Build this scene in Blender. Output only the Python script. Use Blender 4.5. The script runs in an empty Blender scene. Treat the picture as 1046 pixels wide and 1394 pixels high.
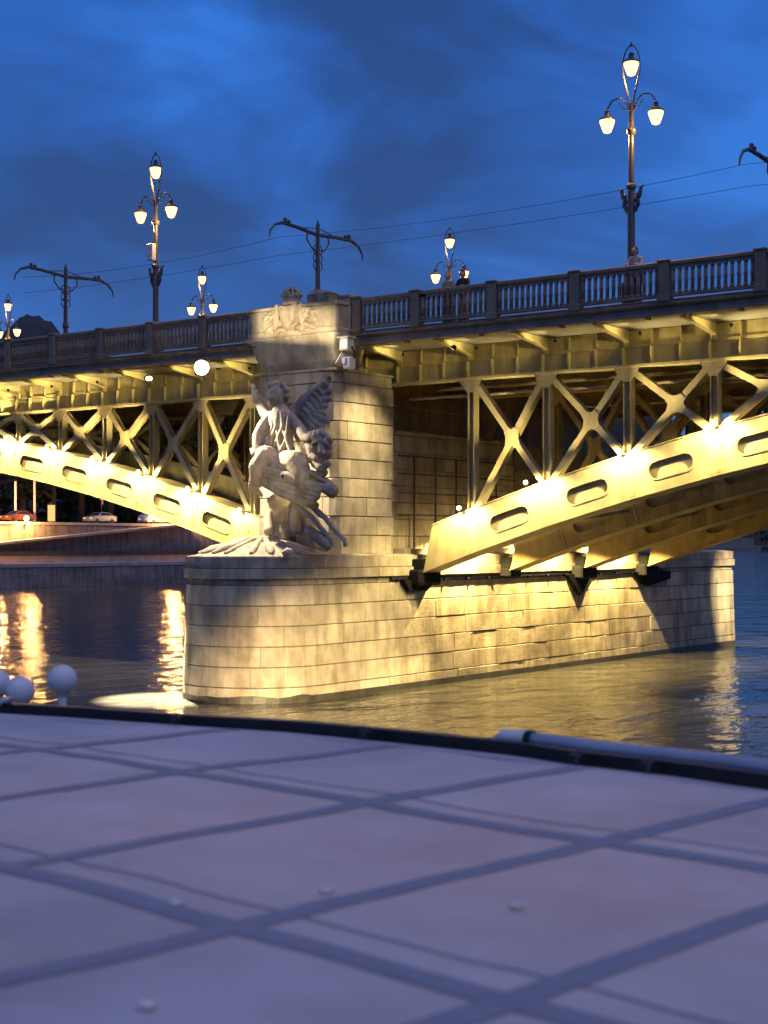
import bpy, bmesh, math, random
from mathutils import Vector, Matrix, noise
R = math.radians
random.seed(7)
S = bpy.context.scene
COL = S.collection

# ------------------------------------------------------------------ camera
FPX, HOR, CXP, CAMH = 2050.0, 738.0, 523.0, 5.2
AZ = math.atan2(2800, 2050)
DV = Vector((-math.cos(AZ), math.sin(AZ)))          # view direction on the ground plane
RV = Vector((math.sin(AZ), math.cos(AZ)))           # to the right of it
CAM = Vector((33.638, -43.537))
cam = bpy.data.cameras.new('camera'); camo = bpy.data.objects.new('camera', cam); COL.objects.link(camo)
camo.location = (CAM.x, CAM.y, CAMH)
camo.rotation_euler = (R(90), 0, math.atan2(-DV.x, DV.y))
cam.sensor_fit = 'HORIZONTAL'; cam.sensor_width = 36
cam.lens = FPX / 1046 * 36
cam.shift_y = 41 / 1046
cam.clip_start = 0.05; cam.clip_end = 6000
cam.dof.use_dof = True; cam.dof.focus_distance = 54; cam.dof.aperture_fstop = 3.4
S.camera = camo

# ------------------------------------------------------------------ sky, sun, exposure
SUN_EL, SUN_AZ = R(66), R(112)
w = bpy.data.worlds.new('World'); S.world = w; w.use_nodes = True
nt = w.node_tree; nt.nodes.clear()
def N(t, kind, **kw):
    n = t.nodes.new(kind)
    for k, v in kw.items(): setattr(n, k, v)
    return n
sky = N(nt, 'ShaderNodeTexSky', sky_type='NISHITA'); sky.sun_disc = False
sky.sun_elevation = SUN_EL; sky.sun_rotation = SUN_AZ
sky.air_density = 1.0; sky.dust_density = 0.4; sky.ozone_density = 3.0
tc = N(nt, 'ShaderNodeTexCoord')
mp = N(nt, 'ShaderNodeMapping'); mp.inputs['Scale'].default_value = (2.4, 2.4, 5.2); mp.inputs['Rotation'].default_value = (0.0, 0.12, 0.5)
n1 = N(nt, 'ShaderNodeTexNoise'); n1.inputs['Scale'].default_value = 2.1; n1.inputs['Detail'].default_value = 4; n1.inputs['Roughness'].default_value = 0.5
n1.inputs['Distortion'].default_value = 0.5
cr = N(nt, 'ShaderNodeValToRGB')
cr.color_ramp.elements[0].position = 0.36; cr.color_ramp.elements[0].color = (0.125, 0.235, 0.46, 1)
cr.color_ramp.elements[1].position = 0.66; cr.color_ramp.elements[1].color = (0.18, 0.56, 1.20, 1)
e = cr.color_ramp.elements.new(0.5); e.color = (0.135, 0.345, 0.76, 1)
mul = N(nt, 'ShaderNodeMix', data_type='RGBA', blend_type='MULTIPLY'); mul.inputs[0].default_value = 1
bg = N(nt, 'ShaderNodeBackground'); bg.inputs['Strength'].default_value = 0.148
wo = N(nt, 'ShaderNodeOutputWorld')
L = nt.links.new
L(tc.outputs['Generated'], mp.inputs['Vector']); L(mp.outputs[0], n1.inputs['Vector']); L(n1.outputs['Fac'], cr.inputs[0])
sep = N(nt, 'ShaderNodeSeparateXYZ'); L(tc.outputs['Generated'], sep.inputs[0])
hz = N(nt, 'ShaderNodeValToRGB'); hz.color_ramp.elements[0].color = (0.62, 0.37, 0.40, 1); hz.color_ramp.elements[1].position = 0.38; hz.color_ramp.elements[1].color = (1, 1, 1, 1)
L(sep.outputs[2], hz.inputs[0])
mul2 = N(nt, 'ShaderNodeMix', data_type='RGBA', blend_type='MULTIPLY'); mul2.inputs[0].default_value = 1
L(sky.outputs[0], mul.inputs[6]); L(cr.outputs[0], mul.inputs[7]); L(mul.outputs[2], mul2.inputs[6]); L(hz.outputs[0], mul2.inputs[7]); L(mul2.outputs[2], bg.inputs['Color']); L(bg.outputs[0], wo.inputs[0])
sun = bpy.data.lights.new('sun', 'SUN'); sun.energy = 0.66; sun.angle = R(80); sun.color = (1.0, 0.76, 0.70)
suno = bpy.data.objects.new('sun', sun); COL.objects.link(suno)
sd = Vector((math.sin(SUN_AZ) * math.cos(SUN_EL), math.cos(SUN_AZ) * math.cos(SUN_EL), math.sin(SUN_EL)))
suno.rotation_euler = (-sd).to_track_quat('-Z', 'Y').to_euler()
S.view_settings.view_transform = 'Standard'; S.view_settings.look = 'None'
S.view_settings.exposure = 0; S.view_settings.gamma = 1; S.view_settings.use_curve_mapping = False
S.render.engine = 'CYCLES'
S.cycles.use_denoising = True
S.cycles.max_bounces = 6; S.cycles.diffuse_bounces = 3; S.cycles.glossy_bounces = 3; S.cycles.transmission_bounces = 3
S.cycles.sample_clamp_indirect = 6; S.cycles.caustics_reflective = False; S.cycles.caustics_refractive = False

# ------------------------------------------------------------------ placing helpers: a point of the photograph at a known distance
def onY(px, py, Y):
    k = (px - CXP) / FPX; dv = DV + k * RV; t = (Y - CAM.y) / dv.y
    return Vector((CAM.x + t * dv.x, Y, CAMH + (HOR - py) / FPX * t))
def onX(px, py, X):
    k = (px - CXP) / FPX; dv = DV + k * RV; t = (X - CAM.x) / dv.x
    return Vector((X, CAM.y + t * dv.y, CAMH + (HOR - py) / FPX * t))
def onZ(px, py, Z):
    t = FPX * (CAMH - Z) / (py - HOR); p = CAM + t * (DV + (px - CXP) / FPX * RV)
    return Vector((p.x, p.y, Z))

# ------------------------------------------------------------------ mesh helpers
def org(o):
    v = Vector((0, 0, 0))
    while o is not None: v += o.location; o = o.parent
    return v
def tag(o, label=None, cat=None, group=None, kind=None):
    if label: o['label'] = label
    if cat: o['category'] = cat
    if group: o['group'] = group
    if kind: o['kind'] = kind
    return o
def thing(name, loc, label, cat, group=None):
    o = bpy.data.objects.new(name, None); COL.objects.link(o); o.location = loc; o.empty_display_size = 0.3
    return tag(o, label, cat, group)
def link(name, me, mat, parent=None):
    o = bpy.data.objects.new(name, me); COL.objects.link(o)
    if mat is not None and len(me.materials) == 0: me.materials.append(mat)
    if parent is not None: o.parent = parent
    return o
class MB:
    def __init__(s): s.v = []; s.f = []
    def add(s, vs, fs):
        b = len(s.v); s.v += [Vector(x) for x in vs]; s.f += [tuple(i + b for i in f) for f in fs]; return s
    def box(s, x0, x1, y0, y1, z0, z1, c=0.0):
        if c <= 0:
            return s.add([(x0,y0,z0),(x1,y0,z0),(x1,y1,z0),(x0,y1,z0),(x0,y0,z1),(x1,y0,z1),(x1,y1,z1),(x0,y1,z1)],
                         [(0,3,2,1),(4,5,6,7),(0,1,5,4),(1,2,6,5),(2,3,7,6),(3,0,4,7)])
        vs = []; idx = {}
        for i, X in enumerate((x0, x1)):
            for j, Y in enumerate((y0, y1)):
                for k, Z in enumerate((z0, z1)):
                    sx, sy, sz = (1, -1)[i], (1, -1)[j], (1, -1)[k]
                    for a, p in enumerate(((X, Y+sy*c, Z+sz*c), (X+sx*c, Y, Z+sz*c), (X+sx*c, Y+sy*c, Z))):
                        idx[i,j,k,a] = len(vs); vs.append(p)
        I = idx; fs = []
        fs += [(I[0,0,0,0],I[0,0,1,0],I[0,1,1,0],I[0,1,0,0]), (I[1,0,0,0],I[1,1,0,0],I[1,1,1,0],I[1,0,1,0])]
        fs += [(I[0,0,0,1],I[1,0,0,1],I[1,0,1,1],I[0,0,1,1]), (I[0,1,0,1],I[0,1,1,1],I[1,1,1,1],I[1,1,0,1])]
        fs += [(I[0,0,0,2],I[0,1,0,2],I[1,1,0,2],I[1,0,0,2]), (I[0,0,1,2],I[1,0,1,2],I[1,1,1,2],I[0,1,1,2])]
        for j in (0,1):
            for k in (0,1): fs.append((I[0,j,k,1],I[0,j,k,2],I[1,j,k,2],I[1,j,k,1]))
        for i in (0,1):
            for k in (0,1): fs.append((I[i,0,k,0],I[i,0,k,2],I[i,1,k,2],I[i,1,k,0]))
        for i in (0,1):
            for j in (0,1): fs.append((I[i,j,0,0],I[i,j,0,1],I[i,j,1,1],I[i,j,1,0]))
        for i in (0,1):
            for j in (0,1):
                for k in (0,1): fs.append((I[i,j,k,0],I[i,j,k,1],I[i,j,k,2]))
        return s.add(vs, fs)
    def bar(s, p0, p1, wid, dep, side=Vector((0,1,0)), c=0.0):
        """straight bar: wid across in the plane normal to side, dep along side"""
        p0 = Vector(p0); p1 = Vector(p1); t = (p1 - p0).normalized(); side = Vector(side); side = (side - side.dot(t) * t).normalized(); n = t.cross(side)
        vs = []
        for p in (p0, p1):
            for a, b in ((-1,-1),(1,-1),(1,1),(-1,1)): vs.append(p + n * (a*wid/2) + side * (b*dep/2))
        return s.add(vs, [(0,1,2,3),(7,6,5,4),(0,4,5,1),(1,5,6,2),(2,6,7,3),(3,7,4,0)])
    def tube(s, pts, r, n=8, cap=True):
        pts = [Vector(p) for p in pts]; m = len(pts); rs = r if isinstance(r, (list, tuple)) else [r]*m
        up = Vector((0.13, 0.21, 0.97)); b = len(s.v); rings = []
        for i, p in enumerate(pts):
            t = (pts[min(i+1, m-1)] - pts[max(i-1, 0)]).normalized()
            if abs(t.dot(up)) > .95: up = Vector((1, 0.1, 0))
            a = (up - up.dot(t)*t).normalized(); c = t.cross(a); up = a
            rings.append([p + a*math.cos(2*math.pi*k/n)*rs[i] + c*math.sin(2*math.pi*k/n)*rs[i] for k in range(n)])
        vs = [v for q in rings for v in q]; fs = []
        for i in range(m-1):
            for k in range(n): fs.append((i*n+k, i*n+(k+1)%n, (i+1)*n+(k+1)%n, (i+1)*n+k))
        if cap: fs.append(tuple(range(n))[::-1]); fs.append(tuple((m-1)*n+k for k in range(n)))
        return s.add(vs, fs)
    def lathe(s, prof, c=(0,0,0), n=12, sx=1, sy=1, off=0.0):
        c = Vector(c); vs = []; fs = []; m = len(prof)
        for r, z in prof:
            for k in range(n):
                a = 2*math.pi*k/n + off; vs.append((c.x + r*sx*math.cos(a), c.y + r*sy*math.sin(a), c.z + z))
        for i in range(m-1):
            for k in range(n): fs.append((i*n+k, i*n+(k+1)%n, (i+1)*n+(k+1)%n, (i+1)*n+k))
        fs.append(tuple(range(n))[::-1]); fs.append(tuple((m-1)*n+k for k in range(n)))
        return s.add(vs, fs)
    def ball(s, c, r, n=10, m=6, sc=(1,1,1)):
        prof = [(max(1e-4, math.sin(math.pi*i/m))*r, -math.cos(math.pi*i/m)*r) for i in range(m+1)]
        b = len(s.v); s.lathe(prof, (0,0,0), n); c = Vector(c)
        for i in range(b, len(s.v)): v = s.v[i]; s.v[i] = Vector((v.x*sc[0], v.y*sc[1], v.z*sc[2])) + c
        return s
    def prism(s, poly, ext):
        poly = [Vector(p) for p in poly]; ext = Vector(ext); n = len(poly)
        return s.add(poly + [p+ext for p in poly], [tuple(range(n))[::-1], tuple(range(n, 2*n))] + [(i, (i+1)%n, n+(i+1)%n, n+i) for i in range(n)])
    def capsule(s, a, b, ra, rb, n=10):
        s.ball(a, ra, n, 6); s.ball(b, rb, n, 6); a = Vector(a); b = Vector(b)
        if (b-a).length > 1e-3: s.tube([a, b], [ra, rb], n)
        return s
    def chain(s, pts, n=10):
        for p, q in zip(pts[:-1], pts[1:]): s.capsule(p[0], q[0], p[1], q[1], n)
        return s
    def mesh(s, name, smooth=False, o=Vector((0,0,0)), angle=None):
        me = bpy.data.meshes.new(name); me.from_pydata([v - o for v in s.v], [], s.f)
        bm = bmesh.new(); bm.from_mesh(me); bmesh.ops.recalc_face_normals(bm, faces=bm.faces); bm.to_mesh(me); bm.free()
        if smooth:
            for p in me.polygons: p.use_smooth = True
            if angle: me.set_sharp_from_angle(angle=R(angle))
        return me
    def build(s, name, mat, parent=None, smooth=False, angle=None):
        me = s.mesh(name, smooth, org(parent) if parent is not None else Vector((0,0,0)), angle)
        return link(name, me, mat, parent)
    def remesh(s, name, mat, parent, vox, smooth=2):
        o0 = org(parent) if parent is not None else Vector((0,0,0))
        me = bpy.data.meshes.new('tmp'); me.from_pydata([v - o0 for v in s.v], [], s.f)
        bm = bmesh.new(); bm.from_mesh(me); bmesh.ops.recalc_face_normals(bm, faces=bm.faces); bm.to_mesh(me); bm.free()
        t = bpy.data.objects.new('tmp', me); COL.objects.link(t)
        md = t.modifiers.new('r', 'REMESH'); md.mode = 'VOXEL'; md.voxel_size = vox
        if smooth:
            sm = t.modifiers.new('s', 'SMOOTH'); sm.iterations = smooth; sm.factor = 0.5
        dg = bpy.context.evaluated_depsgraph_get(); dg.update()
        out = bpy.data.meshes.new_from_object(t.evaluated_get(dg)); out.name = name
        bpy.data.objects.remove(t); bpy.data.meshes.remove(me)
        for p in out.polygons: p.use_smooth = True
        return link(name, out, mat, parent)
def dup(o, parent=None, loc=None):
    c = o.copy(); COL.objects.link(c)
    if parent is not None: c.parent = parent
    if loc is not None: c.location = loc
    return c
def dup_tree(o, parent=None, loc=None):
    c = dup(o, parent, loc)
    for ch in list(o.children): dup_tree(ch, c)
    return c

# ------------------------------------------------------------------ materials
def mat(name, col, rough=0.6, metal=0.0, var=0.25, scale=3.0, bump=0.15, objvar=0.0, spec=0.5, dark=None, stretch=(1,1,1), coat=0.0, fine=0.0):
    m = bpy.data.materials.new(name); m.use_nodes = True; t = m.node_tree; t.nodes.clear()
    out = N(t, 'ShaderNodeOutputMaterial'); p = N(t, 'ShaderNodeBsdfPrincipled')
    p.inputs['Roughness'].default_value = rough; p.inputs['Metallic'].default_value = metal
    p.inputs['Specular IOR Level'].default_value = spec; p.inputs['Coat Weight'].default_value = coat
    t.links.new(p.outputs[0], out.inputs[0])
    g = N(t, 'ShaderNodeNewGeometry'); mp = N(t, 'ShaderNodeMapping'); mp.inputs['Scale'].default_value = stretch
    t.links.new(g.outputs['Position'], mp.inputs[0])
    nz = N(t, 'ShaderNodeTexNoise'); nz.inputs['Scale'].default_value = scale; nz.inputs['Detail'].default_value = 8; nz.inputs['Roughness'].default_value = 0.62
    t.links.new(mp.outputs[0], nz.inputs['Vector'])
    c = Vector(col); d = Vector(dark) if dark else c * (1 - var)
    rp = N(t, 'ShaderNodeValToRGB'); rp.color_ramp.elements[0].position = 0.32; rp.color_ramp.elements[1].position = 0.68
    rp.color_ramp.elements[0].color = (*d, 1); rp.color_ramp.elements[1].color = (*(c * (1 + var * 0.5)), 1)
    t.links.new(nz.outputs['Fac'], rp.inputs[0]); last = rp.outputs[0]
    if objvar:
        oi = N(t, 'ShaderNodeObjectInfo'); mr = N(t, 'ShaderNodeMapRange'); mr.inputs[3].default_value = 1 - objvar; mr.inputs[4].default_value = 1 + objvar
        t.links.new(oi.outputs['Random'], mr.inputs[0])
        mx = N(t, 'ShaderNodeMix', data_type='RGBA', blend_type='MULTIPLY'); mx.inputs[0].default_value = 1
        t.links.new(last, mx.inputs[6]); t.links.new(mr.outputs[0], mx.inputs[7]); last = mx.outputs[2]
    t.links.new(last, p.inputs['Base Color'])
    if bump:
        n2 = N(t, 'ShaderNodeTexNoise'); n2.inputs['Scale'].default_value = fine or scale * 7; n2.inputs['Detail'].default_value = 5
        t.links.new(mp.outputs[0], n2.inputs['Vector'])
        b = N(t, 'ShaderNodeBump'); b.inputs['Strength'].default_value = bump; b.inputs['Distance'].default_value = 0.05
        t.links.new(n2.outputs['Fac'], b.inputs['Height']); t.links.new(b.outputs[0], p.inputs['Normal'])
    return m
def stains(m, amt=0.55):
    """run-off streaks: dark weathering that follows noise stretched downwards"""
    t = m.node_tree; p = next(n for n in t.nodes if n.type == 'BSDF_PRINCIPLED'); src = p.inputs['Base Color'].links[0].from_socket
    g = N(t, 'ShaderNodeNewGeometry'); mp = N(t, 'ShaderNodeMapping'); mp.inputs['Scale'].default_value = (1.3, 1.3, 0.22)
    nz = N(t, 'ShaderNodeTexNoise'); nz.inputs['Scale'].default_value = 1.5; nz.inputs['Detail'].default_value = 6; nz.inputs['Roughness'].default_value = 0.6
    rp = N(t, 'ShaderNodeValToRGB'); rp.color_ramp.elements[0].position = 0.38; rp.color_ramp.elements[1].position = 0.56
    a = 1 - amt; rp.color_ramp.elements[0].color = (a, a * .97, a * .93, 1); rp.color_ramp.elements[1].color = (1, 1, 1, 1)
    mx = N(t, 'ShaderNodeMix', data_type='RGBA', blend_type='MULTIPLY'); mx.inputs[0].default_value = 1
    t.links.new(g.outputs['Position'], mp.inputs[0]); t.links.new(mp.outputs[0], nz.inputs['Vector']); t.links.new(nz.outputs['Fac'], rp.inputs[0])
    t.links.new(src, mx.inputs[6]); t.links.new(rp.outputs[0], mx.inputs[7]); t.links.new(mx.outputs[2], p.inputs['Base Color'])
def translucent(m, fac, col):
    t = m.node_tree; p = next(n for n in t.nodes if n.type == 'BSDF_PRINCIPLED'); out = next(n for n in t.nodes if n.type == 'OUTPUT_MATERIAL')
    tr = N(t, 'ShaderNodeBsdfTranslucent'); tr.inputs[0].default_value = (*col, 1); mx = N(t, 'ShaderNodeMixShader'); mx.inputs[0].default_value = fac
    t.links.new(p.outputs[0], mx.inputs[1]); t.links.new(tr.outputs[0], mx.inputs[2]); t.links.new(mx.outputs[0], out.inputs[0])
def creases(m, ang, strength=0.25):
    t = m.node_tree; p = next(n for n in t.nodes if n.type == 'BSDF_PRINCIPLED'); old = p.inputs['Normal'].links[0].from_socket
    g = N(t, 'ShaderNodeNewGeometry'); mp = N(t, 'ShaderNodeMapping'); mp.inputs['Rotation'].default_value = (0, 0, -ang); mp.inputs['Scale'].default_value = (.25, 5.5, 1)
    nz = N(t, 'ShaderNodeTexNoise'); nz.inputs['Scale'].default_value = 1.6; nz.inputs['Detail'].default_value = 4; nz.inputs['Distortion'].default_value = .8
    b = N(t, 'ShaderNodeBump'); b.inputs['Strength'].default_value = strength; b.inputs['Distance'].default_value = 0.03
    t.links.new(g.outputs['Position'], mp.inputs[0]); t.links.new(mp.outputs[0], nz.inputs['Vector']); t.links.new(nz.outputs['Fac'], b.inputs['Height']); t.links.new(old, b.inputs['Normal']); t.links.new(b.outputs[0], p.inputs['Normal'])
def emit(name, col, s):
    m = bpy.data.materials.new(name); m.use_nodes = True; t = m.node_tree; t.nodes.clear()
    out = N(t, 'ShaderNodeOutputMaterial'); e = N(t, 'ShaderNodeEmission'); e.inputs[0].default_value = (*col, 1); e.inputs[1].default_value = s
    t.links.new(e.outputs[0], out.inputs[0]); return m
M = {}
M['stone'] = mat('pier_stone', (0.45, 0.385, 0.275), 0.85, var=0.42, scale=0.9, bump=0.3, objvar=0.2, spec=0.25, fine=11)
M['mortar'] = mat('mortar_joint', (0.15, 0.135, 0.11), 0.95, var=0.3, scale=3, bump=0.2, spec=0.1)
M['statue'] = mat('carved_limestone', (0.46, 0.385, 0.275), 0.8, var=0.4, scale=2.2, bump=0.25, spec=0.25, fine=14)
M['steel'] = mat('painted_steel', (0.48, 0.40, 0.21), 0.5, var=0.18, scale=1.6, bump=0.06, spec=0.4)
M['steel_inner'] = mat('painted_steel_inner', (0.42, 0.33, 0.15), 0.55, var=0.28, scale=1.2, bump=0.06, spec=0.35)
M['iron'] = mat('railing_iron', (0.25, 0.19, 0.125), 0.55, var=0.22, scale=2.5, bump=0.08)
M['concrete'] = mat('deck_concrete', (0.26, 0.24, 0.21), 0.85, var=0.3, scale=1.4, bump=0.15)
M['asphalt'] = mat('asphalt', (0.05, 0.05, 0.05), 0.9, var=0.2, scale=6)
M['dark'] = mat('dark_metal', (0.014, 0.014, 0.015), 0.5, var=0.3, scale=4, bump=0.05)
M['shade_black'] = mat('shade_black_iron', (0.006, 0.006, 0.006), 0.8, var=0.3, scale=4, bump=0.05, spec=0.2)  # near-black colour puts shade into parts that the lamps would light
M['pole'] = mat('lamp_post_paint', (0.12, 0.10, 0.075), 0.35, metal=0.3, var=0.25, scale=5, bump=0.04)
M['mast'] = mat('mast_steel', (0.06, 0.065, 0.07), 0.5, var=0.25, scale=4, bump=0.05)
M['white_case'] = mat('white_fixture_case', (0.72, 0.68, 0.6), 0.4, var=0.1, scale=4, bump=0.03)
M['tarp'] = mat('canopy_fabric', (0.60, 0.59, 0.60), 0.6, var=0.24, scale=1.3, bump=0.10, spec=0.45, fine=5)
M['strap'] = mat('strap_webbing', (0.25, 0.26, 0.30), 0.65, var=0.10, scale=8, bump=0.15)
M['gunwale'] = mat('black_edge_bar', (0.012, 0.012, 0.013), 0.45, var=0.3, scale=6, bump=0.05)
M['hull'] = mat('boat_side_white', (0.6, 0.6, 0.6), 0.35, var=0.08, scale=2, bump=0.03)
M['tube'] = mat('rolled_awning_pvc', (0.36, 0.38, 0.42), 0.28, var=0.15, scale=5, bump=0.05, coat=0.3)
M['globe'] = mat('white_globe', (0.68, 0.66, 0.66), 0.35, var=0.06, scale=5, bump=0.02)
M['quay'] = mat('quay_stone', (0.30, 0.24, 0.19), 0.9, var=0.4, scale=0.35, bump=0.3, fine=2.2, stretch=(1, 0.35, 1.6))
M['quay_light'] = mat('quay_coping', (0.42, 0.36, 0.30), 0.85, var=0.3, scale=0.6, bump=0.2)
M['earth'] = mat('river_bank_earth', (0.06, 0.055, 0.04), 0.95, var=0.4, scale=0.3, bump=0.3)
M['leaf'] = mat('dark_foliage', (0.035, 0.045, 0.02), 0.95, var=0.5, scale=0.5, bump=0, objvar=0.2, spec=0.05)
M['bark'] = mat('bark', (0.06, 0.045, 0.03), 0.9, var=0.3, scale=3)
M['hill'] = mat('wooded_hill', (0.035, 0.04, 0.028), 0.95, var=0.5, scale=0.05, bump=0.3)
M['glass_dark'] = mat('car_glass', (0.015, 0.017, 0.02), 0.08, var=0.1, scale=2, bump=0, spec=0.6)
M['silver'] = mat('silver_car_paint', (0.45, 0.44, 0.43), 0.3, metal=0.4, var=0.08, scale=2, bump=0, coat=0.4)
M['van_white'] = mat('white_van_paint', (0.62, 0.6, 0.56), 0.35, var=0.08, scale=2, bump=0, coat=0.3)
M['red_car'] = mat('dark_car_paint', (0.16, 0.05, 0.03), 0.3, var=0.1, scale=2, bump=0, coat=0.4)
M['rubber'] = mat('tyre_rubber', (0.02, 0.02, 0.02), 0.85, var=0.1, scale=5, bump=0)
M['skin'] = mat('skin', (0.45, 0.27, 0.19), 0.55, var=0.08, scale=8, bump=0.02)
M['hair'] = mat('dark_hair', (0.03, 0.022, 0.016), 0.6, var=0.3, scale=30, bump=0.1)
M['hair_fair'] = mat('fair_hair', (0.32, 0.19, 0.09), 0.6, var=0.3, scale=30, bump=0.1)
M['cloth_grey'] = mat('grey_cloth', (0.36, 0.34, 0.33), 0.85, var=0.2, scale=8, bump=0.1)
M['cloth_dark'] = mat('dark_cloth', (0.03, 0.03, 0.035), 0.85, var=0.2, scale=8, bump=0.1)
M['cloth_tan'] = mat('tan_cloth', (0.42, 0.29, 0.18), 0.85, var=0.2, scale=8, bump=0.1)
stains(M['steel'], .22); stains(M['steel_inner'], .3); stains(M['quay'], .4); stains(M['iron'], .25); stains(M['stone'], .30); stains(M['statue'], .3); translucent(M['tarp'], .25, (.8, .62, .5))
M['lantern'] = emit('lantern_glass_lit', (1.0, 0.50, 0.17), 4.6)
M['lens'] = emit('flood_lens_lit', (1.0, 0.86, 0.52), 6)
M['lens_star'] = emit('bright_flood_lens_lit', (1.0, 0.88, 0.62), 25)
M['lens_soft'] = emit('flood_reflector_lit', (1.0, 0.85, 0.55), 1.6)
M['amber'] = emit('amber_lamp_lit', (1.0, 0.50, 0.12), 60)
M['red_lit'] = emit('red_signal_lit', (1.0, 0.04, 0.04), 6)
M['column_lit'] = emit('lit_column_panel', (1.0, 0.55, 0.18), 1.3)

def light(parent, kind, loc, power, col, rad=0.08, aim=None, angle=60, blend=0.4):
    d = bpy.data.lights.new('lamp_light', kind); d.energy = power; d.color = col; d.shadow_soft_size = rad
    if kind == 'SPOT': d.spot_size = R(angle); d.spot_blend = blend
    o = bpy.data.objects.new('lamp_light', d); COL.objects.link(o); o.parent = parent
    o.location = Vector(loc) - org(parent)
    if aim is not None: o.rotation_euler = (Vector(aim) - Vector(loc)).to_track_quat('-Z', 'Y').to_euler()
    return o

# ================================================================== THE SETTING
# water
wm = bpy.data.materials.new('river_water'); wm.use_nodes = True; t = wm.node_tree; t.nodes.clear()
out = N(t, 'ShaderNodeOutputMaterial'); p = N(t, 'ShaderNodeBsdfPrincipled'); t.links.new(p.outputs[0], out.inputs[0])
p.inputs['Base Color'].default_value = (0.055, 0.052, 0.04, 1); p.inputs['Roughness'].default_value = 0.05; p.inputs['IOR'].default_value = 1.333
g = N(t, 'ShaderNodeNewGeometry'); m1 = N(t, 'ShaderNodeMapping'); m1.inputs['Rotation'].default_value = (0, 0, R(30)); m1.inputs['Scale'].default_value = (1, 0.55, 1)
t.links.new(g.outputs['Position'], m1.inputs[0])
prev = None
for sc, st, dist in ((0.22, 0.55, 0.45), (0.8, 0.7, 0.18), (3.2, 0.7, 0.05)):
    z = N(t, 'ShaderNodeTexNoise'); z.inputs['Scale'].default_value = sc; z.inputs['Detail'].default_value = 3; z.inputs['Distortion'].default_value = 0.6
    t.links.new(m1.outputs[0], z.inputs['Vector'])
    b = N(t, 'ShaderNodeBump'); b.inputs['Strength'].default_value = st; b.inputs['Distance'].default_value = dist
    t.links.new(z.outputs['Fac'], b.inputs['Height'])
    if prev: t.links.new(prev.outputs[0], b.inputs['Normal'])
    prev = b
t.links.new(prev.outputs[0], p.inputs['Normal'])
M['water'] = wm
tag(MB().add([(-3000,-3000,0),(3000,-3000,0),(3000,3000,0),(-3000,3000,0)], [(0,1,2,3)]).build('river_water', wm), kind='structure')

# far bank: lower quay, upper quay wall with a ramp, road
def strip(poly, x0, x1, z0, z1, name, m):
    """bank profile pushed back (to smaller X) behind the shore line poly"""
    b = MB(); vs = []
    for x, y, nx, ny in poly:
        vs += [(x+nx*x0, y+ny*x0, z0), (x+nx*x0, y+ny*x0, z1), (x+nx*x1, y+ny*x1, z1), (x+nx*x1, y+ny*x1, z0)]
    fs = []
    for i in range(len(poly)-1):
        a = i*4
        for k in range(3): fs.append((a+k, a+k+1, a+k+5, a+k+4))
    return tag(b.add(vs, fs).build(name, m), kind='structure')
SH = [(-99,-120,-1,0), (-99,60,-1,0), (-99,150,-1,0), (-99,205,-1,0.05), (-118,260,-1,.3), (-190,420,-.9,.4), (-270,620,-.9,.4), (-330,850,-.8,.6)]
strip(SH, 0, 12, -1, 2.55, 'lower_quay', M['quay'])
strip(SH, -0.12, 0.7, 2.35, 2.78, 'quay_coping', M['quay_light'])
strip(SH, 8, 70, 2.0, 7.45, 'embankment_wall', M['quay'])
strip(SH, 7.85, 8.5, 7.3, 7.62, 'embankment_coping', M['quay_light'])
strip(SH, 8.9, 24, 7.4, 7.53, 'embankment_road', M['asphalt'])
strip(SH, 24, 400, 7.0, 7.8, 'bank_ground', M['earth'])
# mooring ramp: a sloping ledge on the embankment wall
r0, r1 = onX(-40, 741.5, -106.6), onX(252, 712, -106.6)
tag(MB().prism([(-106.9, r0.y, r0.z), (-105.4, r0.y, r0.z), (-105.4, r0.y, r0.z-.28), (-106.9, r0.y, r0.z-.28)], (0, r1.y-r0.y, r1.z-r0.z)).build('ramp_ledge', M['quay_light']), kind='structure')
tag(MB().box(-107, -105.7, 20, 205, 2.5, 3.55).build('ramp_foot_wall', M['quay_light']), kind='structure')  # pale stone stands in for lamplight on the wall foot
tag(MB().box(-107, -105.4, 20, 205, 3.554, 4.1).build('ramp_foot_shadow_strip', M['earth']), kind='structure')  # dark strip in place of a ledge's shadow
# far shore closing the river
b = MB(); fs = []; vs = []
for i in range(61):
    x = -360 + i * 26; y = 860 + i * 5 + 30*math.sin(i*.7)
    vs += [(x, y, -1), (x, y, 2), (x, y+40, 3), (x, y+400, 3)]
for i in range(60):
    for k in range(3): fs.append((i*4+k, i*4+k+1, i*4+k+5, i*4+k+4))
tag(b.add(vs, fs).build('far_shore', M['earth']), kind='structure')
# hill behind the left end of the bridge
vs = []; fs = []; nx, ny = 70, 26
for j in range(ny):
    for i in range(nx):
        px = -420 + i * 8.6
        dd = 560 + j * 22
        k = (px - CXP) / FPX; P = CAM + dd * (DV + k * RV)
        ridge = (117 + 26 * math.exp(-((px - 42) / 48) ** 2)) * min(1, max(0.1, (330 - px) / 180))
        hgt = 6 + ridge * math.sin(math.pi * min(1, j / (ny - 1) * 1.25) / 2 if j < ny * .8 else math.pi / 2)
        hgt += 4.0 * noise.noise(Vector((P.x * .05, P.y * .05, 1.3))) + 4.0 * noise.noise(Vector((P.x * .16, P.y * .16, 4.1)))
        vs.append((P.x, P.y, hgt if j else -2))
for j in range(ny-1):
    for i in range(nx-1): fs.append((j*nx+i, j*nx+i+1, (j+1)*nx+i+1, (j+1)*nx+i))
tag(MB().add(vs, fs).build('hill', M['hill'], smooth=True), kind='structure')

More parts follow.
